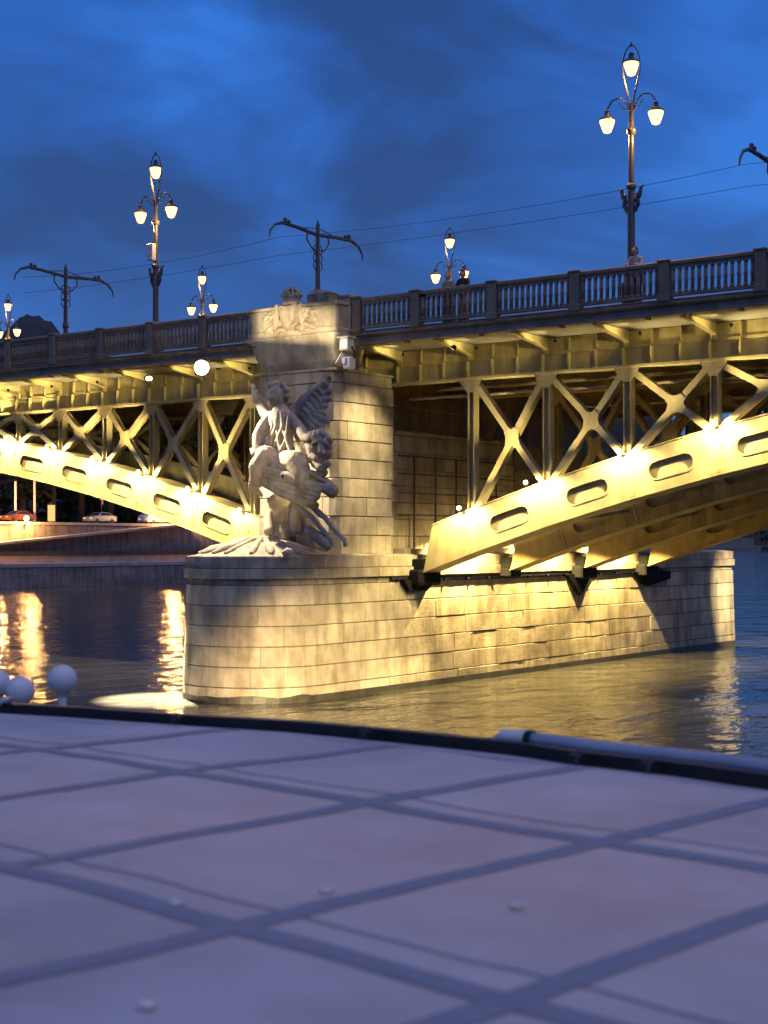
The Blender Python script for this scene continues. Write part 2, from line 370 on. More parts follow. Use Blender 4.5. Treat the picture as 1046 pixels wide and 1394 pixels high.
vs = []; fs = []; nx, ny = 76, 8
for j in range(ny):
    for i in range(nx):
        px = 240 + i * 13.2; dd = 1150 + j * 45; P = CAM + dd * (DV + (px - CXP) / FPX * RV)
        hh = 8 + 150 * min(1, max(.35, (1010 - px) / 130)) * min(1, (px - 215) / 90) * math.sin(math.pi * .5 * min(1, (j + 1) / 6))
        vs.append((P.x, P.y, hh + 5 * noise.noise(Vector((P.x * .02, P.y * .02, 3))) if j else -2))
for j in range(ny-1):
    for i in range(nx-1): fs.append((j*nx+i, j*nx+i+1, (j+1)*nx+i+1, (j+1)*nx+i))
tag(MB().add(vs, fs).build('far_hill', M['hill'], smooth=True), kind='structure')

# ================================================================== STONE PIER
def masonry(path, courses, z0, blen, parent, normals, batter=0.0, m=M['stone'], depth=0.32, seed=1, joint=0.014, ztop_ref=None, zones=None, name='stone', proud=0.02):
    """path: closed or open list of 2-d points; each block is one mesh, built on the path between two arc lengths"""
    rnd = random.Random(seed); n = len(path); cum = [0.0]
    for i in range(1, n): cum.append(cum[-1] + (Vector(path[i]) - Vector(path[i-1])).length)
    def pos(s, off):
        s = max(0, min(cum[-1] - 1e-6, s)); i = 0
        lo, hi = 0, n - 2
        while lo < hi:
            mid = (lo + hi + 1) // 2
            if cum[mid] <= s: lo = mid
            else: hi = mid - 1
        i = lo; u = (s - cum[i]) / (cum[i+1] - cum[i])
        a, c = Vector(path[i]), Vector(path[i+1]); na, nb = Vector(normals[i]), Vector(normals[i+1])
        q = a.lerp(c, u); nn = na.lerp(nb, u).normalized(); return q + nn * off
    z = z0; cnt = 0
    for ci, ch in enumerate(courses):
        s = -rnd.uniform(0, blen) if ci % 2 else -rnd.uniform(0, blen * .5)
        while s < cum[-1]:
            ln = blen * rnd.uniform(0.72, 1.3); s0, s1 = max(0, s), min(cum[-1], s + ln); s += ln
            if s1 - s0 < 0.2: continue
            zs0, zs1 = z + joint, z + ch - joint; a0, a1 = s0 + joint*.15, s1 - joint*.15
            pr = rnd.uniform(0, proud); ns = 2
            # more segments where the path bends
            d0 = pos(a0 + .02, 1) - pos(a0 + .02, 0); d1 = pos(a1 - .02, 1) - pos(a1 - .02, 0)
            if (d0 - d1).length > .02: ns = 5
            ofs0 = batter * (1 - (zs0 - z0) / 4.0) if batter else 0.0; ofs1 = batter * (1 - (zs1 - z0) / 4.0) if batter else 0.0
            e = 0.014; ss = [a0 + (a1 - a0) * k / (ns - 1) for k in range(ns)]
            si = [a0 + e*.35 + (a1 - a0 - .7*e) * k / (ns - 1) for k in range(ns)]
            vs = []
            for q in ss: p = pos(q, ofs0 - depth); vs.append((p.x, p.y, zs0))
            for q in ss: p = pos(q, ofs0 - e + pr); vs.append((p.x, p.y, zs0))
            for q in si: p = pos(q, ofs0 + pr + rnd.uniform(-.006, .006)); vs.append((p.x, p.y, zs0 + e))
            for q in si: p = pos(q, ofs1 + pr + rnd.uniform(-.006, .006)); vs.append((p.x, p.y, zs1 - e))
            for q in ss: p = pos(q, ofs1 - e + pr); vs.append((p.x, p.y, zs1))
            for q in ss: p = pos(q, ofs1 - depth); vs.append((p.x, p.y, zs1))
            fs = []
            for r in range(5):
                for k in range(ns-1): fs.append((r*ns+k, r*ns+k+1, (r+1)*ns+k+1, (r+1)*ns+k))
            fs.append(tuple(r*ns for r in range(6))); fs.append(tuple(r*ns+ns-1 for r in range(6))[::-1])
            MB().add(vs, fs).build(name, m, parent); cnt += 1
        z += ch
    return cnt
PXC, PR, YN, YF = 0.2, 2.48, -4.94, 28.3           # pier centre, half width, centres of the two rounded ends
def stadium(r, a0=-180, a1=0, far=True, n=18, left=False):
    """near nose from the left side round to the right side, along it to the far nose"""
    pts, nor = [], []
    if left:
        for y in (6.0,): pts.append((PXC - r, y)); nor.append((-1, 0))
    for i in range(n+1):
        a = R(a0 + (a1 - a0) * i / n); pts.append((PXC + r*math.cos(a), YN + r*math.sin(a))); nor.append((math.cos(a), math.sin(a)))
    for k in range(1, 6): pts.append((PXC + r, YN + (YF - YN) * k / 6)); nor.append((1, 0))
    for i in range(n+1):
        a = R(0 + 150 * i / n); pts.append((PXC + r*math.cos(a), YF + r*math.sin(a))); nor.append((math.cos(a), math.sin(a)))
    return pts, nor
def full_stadium(r, n=20):
    pts = []
    for i in range(n+1): a = R(180 + 180*i/n); pts.append((PXC + r*math.cos(a), YN + r*math.sin(a)))
    for i in range(n+1): a = R(180*i/n); pts.append((PXC + r*math.cos(a), YF + r*math.sin(a)))
    return pts
pier = thing('bridge_pier', (PXC, 9.8, 0), 'long grey stone river pier with rounded ends rising from the water', 'pier')
pp = full_stadium(1)
def ring_solid(rz, name, m, parent):
    vs = []; n = None; fs = []
    for r, z in rz:
        q = full_stadium(r); n = len(q); vs += [(x, y, z) for x, y in q]
    for i in range(len(rz)-1):
        for k in range(n): fs.append((i*n+k, i*n+(k+1)%n, (i+1)*n+(k+1)%n, (i+1)*n+k))
    fs.append(tuple(range(n))[::-1]); fs.append(tuple((len(rz)-1)*n+k for k in range(n)))
    return MB().add(vs, fs).build(name, m, parent)
ring_solid([(PR+.08, -1.5), (PR+.06, 0), (PR-.07, 3.9)], 'mortar_core', M['mortar'], pier)
pts, nor = stadium(PR, left=True)
CH = [0.42, 0.66, 0.66, 0.66, 0.66, 0.66]          # courses up to 3.72
n_st = masonry(pts, [0.66] * 6, -0.16, 1.62, pier, nor, batter=0.13, seed=3)
# weed and wet band at the waterline
M['wet'] = mat('wet_algae_stone', (0.06, 0.055, 0.035), 0.45, var=0.5, scale=2.5, bump=0.3)
vs = []; fs = []; q0 = full_stadium(PR + 0.165); q1 = full_stadium(PR + .150); n = len(q0)
vs = [(x, y, -.5) for x, y in q0] + [(x, y, 0.20 + 0.10 * noise.noise(Vector((x*1.3, y*1.3, 0))) + .05 * noise.noise(Vector((x*5, y*5, 2)))) for x, y in q1]
big = []; 
fs = [(k, (k+1)%n, n+(k+1)%n, n+k) for k in range(n)]
MB().add(vs, fs).build('waterline_band', M['wet'], pier)
# cornice: necking, moulded course and cap, cut into stones
for z, hgt, rr, ln, sd in ((3.80, 0.20, PR-.04, 2.3, 11), (4.00, 0.34, PR+.10, 2.0, 12), (4.34, 0.40, PR+.03, 1.8, 13)):
    pts, nor = stadium(rr, left=True); masonry(pts, [hgt], z, ln, pier, nor, seed=sd, name='cornice_stone', joint=0.008, proud=0.012)
ring_solid([(PR-.2, 3.85), (PR-.2, 4.70)], 'cap_core', M['stone'], pier)
ring_solid([(PR-.10, 4.70), (PR-.10, 4.745), (PR-.5, 4.80)], 'pier_top', M['stone'], pier)
# steel walkway along the pier wall under the ribs, and rib bearings with black shadow wedges
RY = [0.8, 6.7, 12.6, 18.5]
wb = MB().box(2.58, 2.76, -0.9, 20.6, 3.88, 4.02)
for y in [i*1.5 - .5 for i in range(15)]: wb.box(2.55, 2.78, y-.04, y+.04, 3.80, 3.88)
wb.build('walkway', M['dark'], pier)
wr = MB()
wr.tube([(3.33, -.8, 4.5), (3.33, -.1, 4.5)], .02, 6)
for k, y in enumerate(RY):
    b = MB().box(2.7, 3.24, y-.42, y+.42, 4.18, 4.6, .04)
    if k == 1: b.box(2.6, 3.22, y-.45, y+.45, 3.84, 4.22, .06)
    else: b.box(2.6, 3.26, y-.70, y+.70, 3.66, 4.22, .08)
    if k == 2: b.prism([(2.5, y-1.25, 3.86), (2.5, y+1.25, 3.86), (2.5, y+.12, 2.95), (2.5, y-.12, 2.95)], (.42, 0, 0))  # black wedge shaped like the V shadow on the wall
    if k == 3: b.prism([(2.5, y-.95, 3.86), (2.5, y+2.6, 3.86), (2.5, y+2.6, 3.5), (2.5, y+.3, 3.2), (2.5, y-.1, 3.3)], (.42, 0, 0))  # black wedge in place of the shadow past the last rib
    if k == 0: b.prism([(2.5, y-1.15, 3.86), (2.5, y+.9, 3.86), (2.5, y+.3, 3.45), (2.5, y-.75, 3.45)], (.40, 0, 0))  # shadow wedge at the first rib
    b.build('bearing_and_shade', M['shade_black'], pier)

# ================================================================== PYLON ABOVE THE PIER with balcony and coat of arms
XL, XR, YFR = -2.0, 1.72, -2.72
pyl = thing('bridge_pylon', (0, -1, 4.8), 'pale stone pylon above the pier with a carved balcony and coat of arms', 'pylon')
def rrect(x0, x1, y0, y1, r, n=6):
    pts, nor = [], []
    pts.append((x0, y1)); nor.append((-1, 0))
    for i in range(n+1):
        a = R(180 + 90*i/n); pts.append((x0+r+r*math.cos(a), y0+r+r*math.sin(a))); nor.append((math.cos(a), math.sin(a)))
    for i in range(n+1):
        a = R(270 + 90*i/n); pts.append((x1-r+r*math.cos(a), y0+r+r*math.sin(a))); nor.append((math.cos(a), math.sin(a)))
    pts.append((x1, y1)); nor.append((1, 0))
    return pts, nor
pts, nor = rrect(XL, XR, YFR, 0.62, 0.42)
masonry(pts, [0.66] * 9 + [0.40], 4.78, 1.25, pyl, nor, seed=21, depth=0.25, proud=.03)
MB().prism([(x*1 + .0, y, 4.76) for x, y in rrect(XL+.06, XR-.06, YFR+.06, .56, .38)[0]], (0, 0, 6.38)).build('mortar_core', M['mortar'], pyl)
MB().box(XL-.05, XR+.05, YFR-.05, .64, 11.12, 11.22, .03).build('capstone', M['stone'], pyl)
# corbelled neck up to the balcony
prof = [(0.30, 11.22), (0.12, 11.5), (0.0, 11.9), (-.06, 12.2), (-.10, 12.33)]
vs = []; fs = []
for o, z in prof: vs += [(XL+o, YFR+o, z), (XR-o-.12, YFR+o, z), (XR-o-.12, -1.0, z), (XL+o, -1.0, z)]
for i in range(len(prof)-1):
    for k in range(4): fs.append((i*4+k, i*4+(k+1)%4, i*4+4+(k+1)%4, i*4+4+k))
MB().add(vs, fs + [(3,2,1,0), (16,17,18,19)]).build('corbel', M['stone'], pyl)
bal = MB().box(-2.35, 1.78, -2.86, -1.2, 12.33, 12.45, .03).box(-2.28, 1.70, -2.76, -1.3, 12.45, 12.66, .02).build('balcony_slab', M['stone'], pyl)
par = MB().box(-2.25, 1.66, -2.72, -2.45, 12.66, 13.42, .02).box(1.40, 1.66, -2.45, -1.5, 12.66, 13.42, .02).box(-2.25, -1.99, -2.45, -1.5, 12.66, 13.42, .02)
par.box(-1.75, 1.15, -2.76, -2.72, 12.75, 13.34, .015).build('parapet', M['stone'], pyl)
MB().box(-2.33, 1.74, -2.80, -2.37, 13.42, 13.53, .03).box(1.32, 1.74, -2.37, -1.45, 13.42, 13.53, .03).box(-2.33, -1.91, -2.37, -1.45, 13.42, 13.53, .03).build('parapet_cap', M['stone'], pyl)
MB().box(1.30, 1.74, -2.0, -1.56, 12.5, 13.72, .03).box(1.26, 1.78, -2.04, -1.52, 13.72, 13.84, .03).build('end_post', M['stone'], pyl)
MB().box(0.25, 1.25, -2.55, -1.9, 13.53, 13.86, .04).prism([(0.25,-2.55,13.86),(1.25,-2.55,13.86),(0.95,-2.4,14.0),(0.4,-2.4,14.05)], (0,.6,0)).build('cap_block', M['stone'], pyl)
# coat of arms: shield, crown, leaf scrolls and ribbon
coa = MB()
sh = []
for i in range(21):
    u = i/20; a = -math.pi*u
    sh.append((-0.27 + 0.36*math.cos(math.pi - math.pi*u*1.0) , 0, 13.05 - 0.44*math.sin(math.pi*u)**0.8 if 0 < u < 1 else 13.05))
shield = [(-.63,-2.80,13.52),(-.60,-2.80,13.12),(-.5,-2.80,12.9),(-.27,-2.80,12.72),(-.04,-2.80,12.9),(.06,-2.80,13.12),(.09,-2.80,13.52),(-.27,-2.80,13.46)]
coa.prism(shield, (0, -.16, 0))
co = coa.build('shield', M['statue'], pyl)
ch = MB()
for k in range(7): ch.prism([(-.56, -2.965 - .004*(k%2), 13.40-.09*k), (-.20-.0*k, -2.965-.004*(k%2), 13.40-.09*k), (-.20, -2.965-.004*(k%2), 13.36-.09*k), (-.56+.03*max(0,k-3), -2.965-.004*(k%2), 13.36-.09*k)], (0,-.02,0)) if k < 6 else None
ch.tube([(-.08,-2.97,13.35),(-.08,-2.97,13.0)], .03, 6).tube([(-.2,-2.97,13.25),(.04,-2.97,13.25)], .028, 6)
ch.build('charge', M['statue'], co)
cm = MB().lathe([(.30,0),(.34,.05),(.30,.10),(.30,.24),(.35,.30),(.33,.34)], (-.27,-2.72,13.52), 16)
for k in range(4):
    a = R(45*k); cm.tube([(-.27+.32*math.cos(a)*math.cos(R(q)), -2.72+.32*math.sin(a)*math.cos(R(q)), 13.84+.27*math.sin(R(q))) for q in range(0, 181, 20)], .045, 6)
cm.ball((-.27,-2.72,14.16), .07, 8, 6)
for k in range(8): a = R(45*k+22); cm.ball((-.27+.34*math.cos(a), -2.72+.34*math.sin(a), 13.88), .07, 8, 6)
cm.build('crown', M['statue'], pyl, smooth=True, angle=40)
sc = MB()
rs = random.Random(5)
for sgn in (-1, 1):
    cx = -.27
    for (x0, z0, x1, z1, r) in ((.42,12.85,1.05,13.2,.10), (.38,12.72,1.2,12.75,.09), (.5,13.1,.95,13.45,.08), (.9,13.2,1.2,13.0,.08), (.2,12.62,.75,12.58,.09), (.62,12.95,1.3,12.98,.07)):
        pts = [(cx+sgn*(x0+(x1-x0)*u), -2.80-.09*math.sin(math.pi*u), z0+(z1-z0)*u+.10*math.sin(math.pi*u*1.6)) for u in (0,.2,.4,.6,.8,1)]
        sc.tube(pts, [r*.5, r, r*1.1, r, r*.8, r*.3], 8)
    for k in range(9): sc.ball((cx+sgn*rs.uniform(.45,1.15), -2.82, rs.uniform(12.65,13.3)), rs.uniform(.06,.12), 8, 5, (1.2,.7,.8))
    # supporting figure beside the shield
    sc.chain([(Vector((cx+sgn*.62,-2.86,12.72)),.10),(Vector((cx+sgn*.58,-2.9,13.05)),.13),(Vector((cx+sgn*.52,-2.9,13.32)),.09)]).ball((cx+sgn*.52,-2.92,13.5), .10)
    sc.chain([(Vector((cx+sgn*.56,-2.95,13.25)),.06),(Vector((cx+sgn*.78,-2.98,13.1)),.05),(Vector((cx+sgn*.9,-2.95,13.3)),.045)])
sc.remesh('scroll_relief', M['statue'], pyl, 0.026, 1)
# masonry cross wall on top of the pier, behind the trusses
masonry([(1.30, 0.64), (1.30, 9.6)], [0.62]*7, 4.80, 1.15, pyl, [(1,0),(1,0)], seed=31, depth=.3, proud=.03)
MB().box(-1.1, 1.26, .66, 9.58, 4.78, 9.12).build('cross_wall_core', M['mortar'], pyl)
MB().box(-1.2, 1.42, .66, 9.7, 9.16, 9.32, .03).build('cross_wall_cap', M['stone'], pyl)
gr = MB()
for z in (9.75, 10.2): gr.tube([(1.3,.9,z),(1.3,9.4,z)], .025, 6)
for k in range(8): gr.tube([(1.3,.9+k*1.21,9.3),(1.3,.9+k*1.21,10.22)], .028, 6)
gr.build('gallery_railing', M['iron'], pyl)
gl = MB()
for y in (1.9, 3.3, 4.7, 6.1, 7.6): gl.tube([(1.75,y,4.8),(1.75,y,8.4)], .04, 6)
for z in (6.2, 7.0, 7.7, 8.35): gl.tube([(1.75,.9,z),(1.75,9.2,z)], .03, 6)
gl.build('ladder_frame', M['dark'], pyl)
MB().box(1.46, 2.2, .66, 19.8, 4.80, 4.96).build('pier_shelf', M['stone'], pyl)
MB().box(-.3, .3, .9, 19.0, 9.33, 12.09).build('diaphragm', M['steel_inner'], pyl)
MB().box(-1.0, 1.2, 9.9, 19.0, 4.79, 9.2).build('inner_cross_wall', M['mortar'], pyl)

# ================================================================== BRIDGE
bridge = thing('road_bridge', (0, 9.7, 12.6), 'steel arch road bridge with cross braced trusses lit yellow at dusk', 'bridge')
XA, XB, YB = -48.0, 33.0, 21.2
GZ, FZ, DZ = 10.87, 12.08, 12.46
MB().box(XA, XB, -1.62, YB-.18, 12.10, 12.40).build('deck_slab', M['concrete'], bridge)
MB().box(XA, XB, 2.0, 17.4, 12.404, 12.46).build('carriageway', M['asphalt'], bridge)
for y0, y1 in ((-1.5, 2.0), (17.4, 20.9)): MB().box(XA, XB, y0, y1, 12.404, 12.60, .02).build('sidewalk', M['concrete'], bridge)
def fascia(x0, x1, yo, sgn):
    prof = [(0,12.06),(-.10,12.06),(-.10,12.14),(-.03,12.17),(-.03,12.30),(-.16,12.38),(-.16,12.46),(.15,12.46),(.15,12.06)]
    MB().prism([(x0, yo + sgn*a, z) for a, z in prof], (x1-x0, 0, 0)).build('fascia', M['iron'], bridge)
for x0, x1 in ((1.72, XB), (XA, -2.3)): fascia(x0, x1, -1.72, 1)
fascia(XA, XB, 21.1, -1)
for xs in range(-47, 33, 3):       # drip lugs under the fascia
    if -3 < xs < 2: continue
    MB().box(xs-.05, xs+.05, -1.8, -1.6, 11.98, 12.06).build('lug', M['iron'], bridge)
# railing bays
RYN = -1.78
def bay_mesh(ln, npost=True):
    out = {}
    out['post'] = MB().box(-.17, .17, -.15, .15, 0, 1.20, .02).box(-.21, .21, -.19, .19, 1.20, 1.27, .02).box(-.20, .20, -.18, .18, 0, .22, .02)
    out['handrail'] = MB().box(.17, ln-.17, -.11, .11, 1.08, 1.22, .03).box(.17, ln-.17, -.05, .05, 1.0, 1.08)
    out['bottom_rail'] = MB().box(.17, ln-.17, -.07, .07, .14, .24, .01)
    bl = MB(); n = int(round((ln-.34)/.205))
    for i in range(n):
        x = .17 + (ln-.34)*(i+.5)/n
        bl.box(x-.026, x+.026, -.07, .07, .24, 1.0).box(x-.045, x+.045, -.072, .072, .24, .32).box(x-.045, x+.045, -.072, .072, .93, 1.0).box(x-.04, x+.04, -.074, .074, .56, .66, .01)
    out['balusters'] = bl
    return out
BL = 3.06
bm_ = {k: v.mesh(k, smooth=(k == 'balusters')) for k, v in bay_mesh(BL).items()}
BLl = 2.78
bm_l = {k: v.mesh(k, smooth=(k == 'balusters')) for k, v in bay_mesh(BLl).items()}
def bay(x, y, ms):
    p = link('railing_bay', ms['post'].copy() if False else ms['post'], M['iron'], bridge); p.location = Vector((x, y, DZ)) - org(bridge)
    for k in ('handrail', 'bottom_rail', 'balusters'):
        o = link(k, ms[k], M['iron'], p)
        if k == 'balusters': o['kind'] = 'stuff'
for k in range(10): bay(4.40 - BL + BL*k + .02 if k else 1.95, RYN, bm_)
for k in range(16): bay(-2.35 - .2 - BLl*(k+1), RYN, bm_l)
for k in range(26): bay(XA + BL*k, 21.1, bm_)

# --- arch ribs, trusses and girders
def ztop(u):  return 5.83 + .337*(u-3.76) - .0057*(u-3.76)**2
def zslope(u): return .337 - .0114*(u-3.76)
RH, RW = 1.42, 0.9
def rib_pt(u, wv, sgn, x0=0.0):
    th = math.atan(zslope(u)); return (sgn*(u + wv*math.sin(th)) + x0, ztop(u) - wv*math.cos(th))
def rib(cells, sgn, x0):
    b = MB(); Y0, Y1 = -RW/2, RW/2
    for (u0, u1, slot) in cells:
        L_ = u1 - u0
        def P(a, wv, y):
            x, z = rib_pt(u0 + L_*a - (.85*(wv/RH)*(1-a) if u0 < 3.7 else 0), wv, sgn, x0); return (x, y, z)
        if slot:
            hl, hr = .50, .27
            loop = []
            for i in range(12): a = R(-90 + 180*i/11); loop.append((.5*L_+hl+hr*math.cos(a), RH*.54+hr*math.sin(a)))
            for i in range(12): a = R(90 + 180*i/11); loop.append((.5*L_-hl+hr*math.cos(a), RH*.54+hr*math.sin(a)))
            n = len(loop); outer = []
            cu, cw = .5*L_, RH*.54
            for (u, wv) in loop:
                du, dw = u-cu, wv-cw
                k = min((L_/2)/max(abs(du),1e-6), ((RH-cw) if dw > 0 else cw)/max(abs(dw),1e-6)); outer.append((cu+du*k, cw+dw*k))
            # snap nearest points to the corners
            for c in ((0,0),(L_,0),(L_,RH),(0,RH)):
                i = min(range(n), key=lambda j: (outer[j][0]-c[0])**2+(outer[j][1]-c[1])**2); outer[i] = c
            vs = [P(u/L_, wv, Y0) for u, wv in outer] + [P(u/L_, wv, Y0) for u, wv in loop] + [P(u/L_, wv, Y0+.05) for u, wv in loop]
            fs = [(i,(i+1)%n,n+(i+1)%n,n+i) for i in range(n)] + [(n+i,n+(i+1)%n,2*n+(i+1)%n,2*n+i) for i in range(n)]
            b.add(vs, fs)
            b.add([P(u/L_, wv, Y0+.15) for u, wv in [((u-cu)*1.06+cu, (w_-cw)*1.12+cw) for u, w_ in loop]], [tuple(range(n))])
            # raised rim round the opening
            def sc_(q, f): return (cu+(q[0]-cu)*(1+f/(hl+hr)), cw+(q[1]-cw)*(1+f/hr))
            l0 = [sc_(q, .0) for q in loop]; l1 = [sc_(q, .05) for q in loop]
            vs = [P(u/L_,wv,Y0-.025) for u,wv in l0]+[P(u/L_,wv,Y0-.025) for u,wv in l1]+[P(u/L_,wv,Y0+.001) for u,wv in l1]+[P(u/L_,wv,Y0+.02) for u,wv in l0]
            fs = []
            for r in range(3): fs += [(r*n+i,r*n+(i+1)%n,(r+1)*n+(i+1)%n,(r+1)*n+i) for i in range(n)]
            b.add(vs, fs)
        else:
            b.add([P(0,0,Y0),P(1,0,Y0),P(1,RH,Y0),P(0,RH,Y0)], [(0,1,2,3)])
        b.add([P(0,0,Y1),P(1,0,Y1),P(1,RH,Y1),P(0,RH,Y1)], [(0,1,2,3)])
        for wv, o in ((0,.0),(RH,.0)):
            h = .035
            w0, w1 = (wv-h, wv) if wv == 0 else (wv, wv+h)
            b.add([P(0,w0,Y0-.06),P(1,w0,Y0-.06),P(1,w0,Y1+.06),P(0,w0,Y1+.06),P(0,w1,Y0-.06),P(1,w1,Y0-.06),P(1,w1,Y1+.06),P(0,w1,Y1+.06)],
                  [(0,1,2,3),(4,5,6,7),(0,1,5,4),(2,3,7,6)])
    for (u0, u1, slot) in cells[1:]:
        def PS(u, wv, y): x, z = rib_pt(u, wv, sgn, x0); return (x, y, z)
        for u_a, u_b, w_a, w_b, y_ in ((u0-.11, u0+.11, .08, RH-.06, Y0-.012), (u0-.26, u0-.22, .06, RH-.04, Y0-.022), (u0+.22, u0+.26, .06, RH-.04, Y0-.022)):
            b.add([PS(u_a,w_a,y_),PS(u_b,w_a,y_),PS(u_b,w_b,y_),PS(u_a,w_b,y_),PS(u_a,w_a,Y0+.002),PS(u_b,w_a,Y0+.002),PS(u_b,w_b,Y0+.002),PS(u_a,w_b,Y0+.002)], [(0,1,2,3),(0,1,5,4),(1,2,6,5),(2,3,7,6),(3,0,4,7)])
        for wv in (.16, .42, .72, 1.0, 1.24):
            for du in (-.07, .07):
                x, y, z = PS(u0+du, wv, Y0-.018); b.box(x-.018, x+.018, y-.012, y+.006, z-.018, z+.018)
    u0 = cells[0][0]
    def P0(wv, y): x, z = rib_pt(u0 - .85*wv/RH, wv, sgn, x0); return (x, y, z)
    b.add([P0(0,Y0),P0(0,Y1),P0(RH,Y1),P0(RH,Y0)], [(0,1,2,3)])
    return b
def nodes_right(): return [5.05 + 3.02*k for k in range(9)]
def nodes_left(): return [5.15 + 2.745*k for k in range(15)]
def gusset(cx, cz, d1, d2, hw, ext, y, dep):
    """plate with concave fillets where members along directions d1 and d2 cross"""
    poly = []
    dirs = sorted([d1, d2, -d1, -d2], key=lambda d: math.atan2(d.y, d.x))
    for i, d in enumerate(dirs):
        nrm = Vector((-d.y, d.x)); p = Vector((cx, cz)) + d*ext
        poly += [p - nrm*hw, p + nrm*hw]
        d_ = dirs[(i+1) % 4]; n2 = Vector((-d_.y, d_.x)); q = Vector((cx, cz)) + d_*ext - n2*hw; a = p + nrm*hw
        m_ = Vector((cx, cz)) + (d+d_).normalized()*hw*1.75 if (d+d_).length > .05 else (a+q)/2
        for u in (.3, .5, .7):
            poly.append(a*(1-u)**2 + m_*2*u*(1-u) + q*u**2)
    return [(p.x, y, p.y) for p in poly], (0, dep, 0)
front_parts = []
def span(sgn, x0, nodes, uend, ymax_inner):
    start = 3.62
    cells = [(start, nodes[0] - .0, False)] if sgn > 0 else [(start, nodes[0], False)]
    for a, c in zip(nodes[:-1], nodes[1:]): cells.append((a, c, True))
    Yf = RY[0]
    for li, y in enumerate(RY):
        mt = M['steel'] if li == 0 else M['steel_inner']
        shift = Vector((0, y, 0))
        if li == 0:
            base = []
            rb = rib(cells, sgn, x0)
            o = link('arch_rib', rb.mesh('arch_rib'), mt, bridge); o.location = shift - org(bridge); base.append(o)
            for k, u in enumerate(nodes):
                xt = sgn*u + x0; zt = ztop(u)
                if zt > GZ - .25: continue
                base.append(link('truss_post', MB().box(xt-.115, xt+.115, .02, .06, zt-.02, GZ).box(xt-.135, xt-.10, -.16, .16, zt-.02, GZ).box(xt+.10, xt+.135, -.16, .16, zt-.02, GZ).mesh('truss_post'), mt, bridge))
                base.append(link('node_plate', MB().prism([(xt-.46, -.19, GZ), (xt+.46, -.19, GZ), (xt+.34, -.19, GZ-.20), (xt+.13, -.19, GZ-.46), (xt-.13, -.19, GZ-.46), (xt-.34, -.19, GZ-.20)], (0, .02, 0)).mesh('node_plate'), mt, bridge))
                if k+1 < len(nodes) and ztop(nodes[k+1]) < GZ - .3:
                    u2 = nodes[k+1]; x2 = sgn*u2 + x0
                    A, B_ = Vector((xt+sgn*.1, 0, GZ-.05)), Vector((x2-sgn*.14, 0, ztop(u2)+.02)); C_, D_ = Vector((x2-sgn*.1, 0, GZ-.05)), Vector((xt+sgn*.14, 0, zt+.02))
                    for q, (s_, e_) in enumerate(((A, B_), (C_, D_))):
                        yy = .004*q
                        m_ = MB().bar(s_+Vector((0,-.13+yy,0)), e_+Vector((0,-.13+yy,0)), .21, .04).bar(s_+Vector((0,.13+yy,0)), e_+Vector((0,.13+yy,0)), .21, .04).bar(s_+Vector((0,yy,0)), e_+Vector((0,yy,0)), .05, .24)
                        base.append(link('diagonal_brace', m_.mesh('diagonal_brace'), mt, bridge))
                    d1 = Vector((B_.x-A.x, B_.z-A.z)); d2 = Vector((D_.x-C_.x, D_.z-C_.z))
                    den = d1.x*d2.y - d1.y*d2.x; tt = ((C_.x-A.x)*d2.y - (C_.z-A.z)*d2.x)/den
                    cx, cz = A.x + d1.x*tt, A.z + d1.y*tt
                    poly, ext = gusset(cx, cz, d1.normalized(), d2.normalized(), .12, .36, -.165, .018)
                    base.append(link('gusset_plate', MB().prism(poly, ext).mesh('gusset_plate'), mt, bridge))
            for o in base[1:]: o.location = shift - org(bridge)
            front_parts.extend(base)
            span.base = base
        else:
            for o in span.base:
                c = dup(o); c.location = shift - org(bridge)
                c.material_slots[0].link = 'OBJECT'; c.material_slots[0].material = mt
span(1, 0.0, nodes_right(), 30, 0)
span(-1, 0.1, nodes_left(), 30, 0)
# plate girders: one panel between every two posts, with stiffeners
allx = sorted([5.05+3.02*k for k in range(-1, 9)] + [-5.05-2.745*k for k in range(-1, 15)])
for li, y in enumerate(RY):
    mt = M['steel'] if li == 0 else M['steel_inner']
    for a, c in zip(allx[:-1], allx[1:]):
        if c - a < .5: continue
        g_ = MB().box(a+.003, c-.003, y-.05, y+.05, GZ+.08, FZ).box(a+.003, c-.003, y-.30, y+.30, GZ, GZ+.08)
        if li == 0: g_.box(a+.003, c-.003, y-.085, y-.05, GZ+.66, GZ+.74).box(a+.003, c-.003, y-.07, y-.05, GZ+.10, GZ+.60)
        gp = g_.build('girder_panel', mt, bridge)
        if li == 0:
            for q in range(1, 4):
                x = a + (c-a)*q/3.0 - .12
                MB().box(x-.025, x+.025, y-.24, y-.086, GZ+.08, GZ+.655).build('stiffener', mt, gp)
                MB().box(x-.02, x+.02, y-.16, y-.05, GZ+.745, FZ).build('stiffener', mt, gp)
# cantilever brackets under the sidewalk and floor beams under the deck
for x in allx:
    if -3.5 < x < 1.5: continue
    y1 = RY[0]-.05
    pr = [(-1.60, 12.095), (-1.60, 12.03), (-.9, 11.945), (-.2, 11.855), (.45, 11.76), (.60, 11.72), (.66, 11.55), (y1, 11.55), (y1, 12.095)]
    br = MB().prism([(x-.02, yy, z) for yy, z in pr], (.04, 0, 0)).build('bracket', M['steel'], bridge)
    fl = MB()
    for (ya, za), (yb, zb) in zip(pr[1:6], pr[2:7]): fl.bar((x, ya, za-.012), (x, yb, zb-.012), .024, .20, side=Vector((1,0,0)))
    fl.build('flange', M['steel'], br)
    MB().box(x-.12, x+.12, RY[0]+.06, RY[3]-.06, 11.5, 12.09).build('floor_beam', M['steel_inner'], bridge)
for y in (3.7, 9.7, 15.6):
    MB().box(XA, XB, y-.06, y+.06, 11.7, 12.088).build('stringer', M['steel_inner'], bridge)
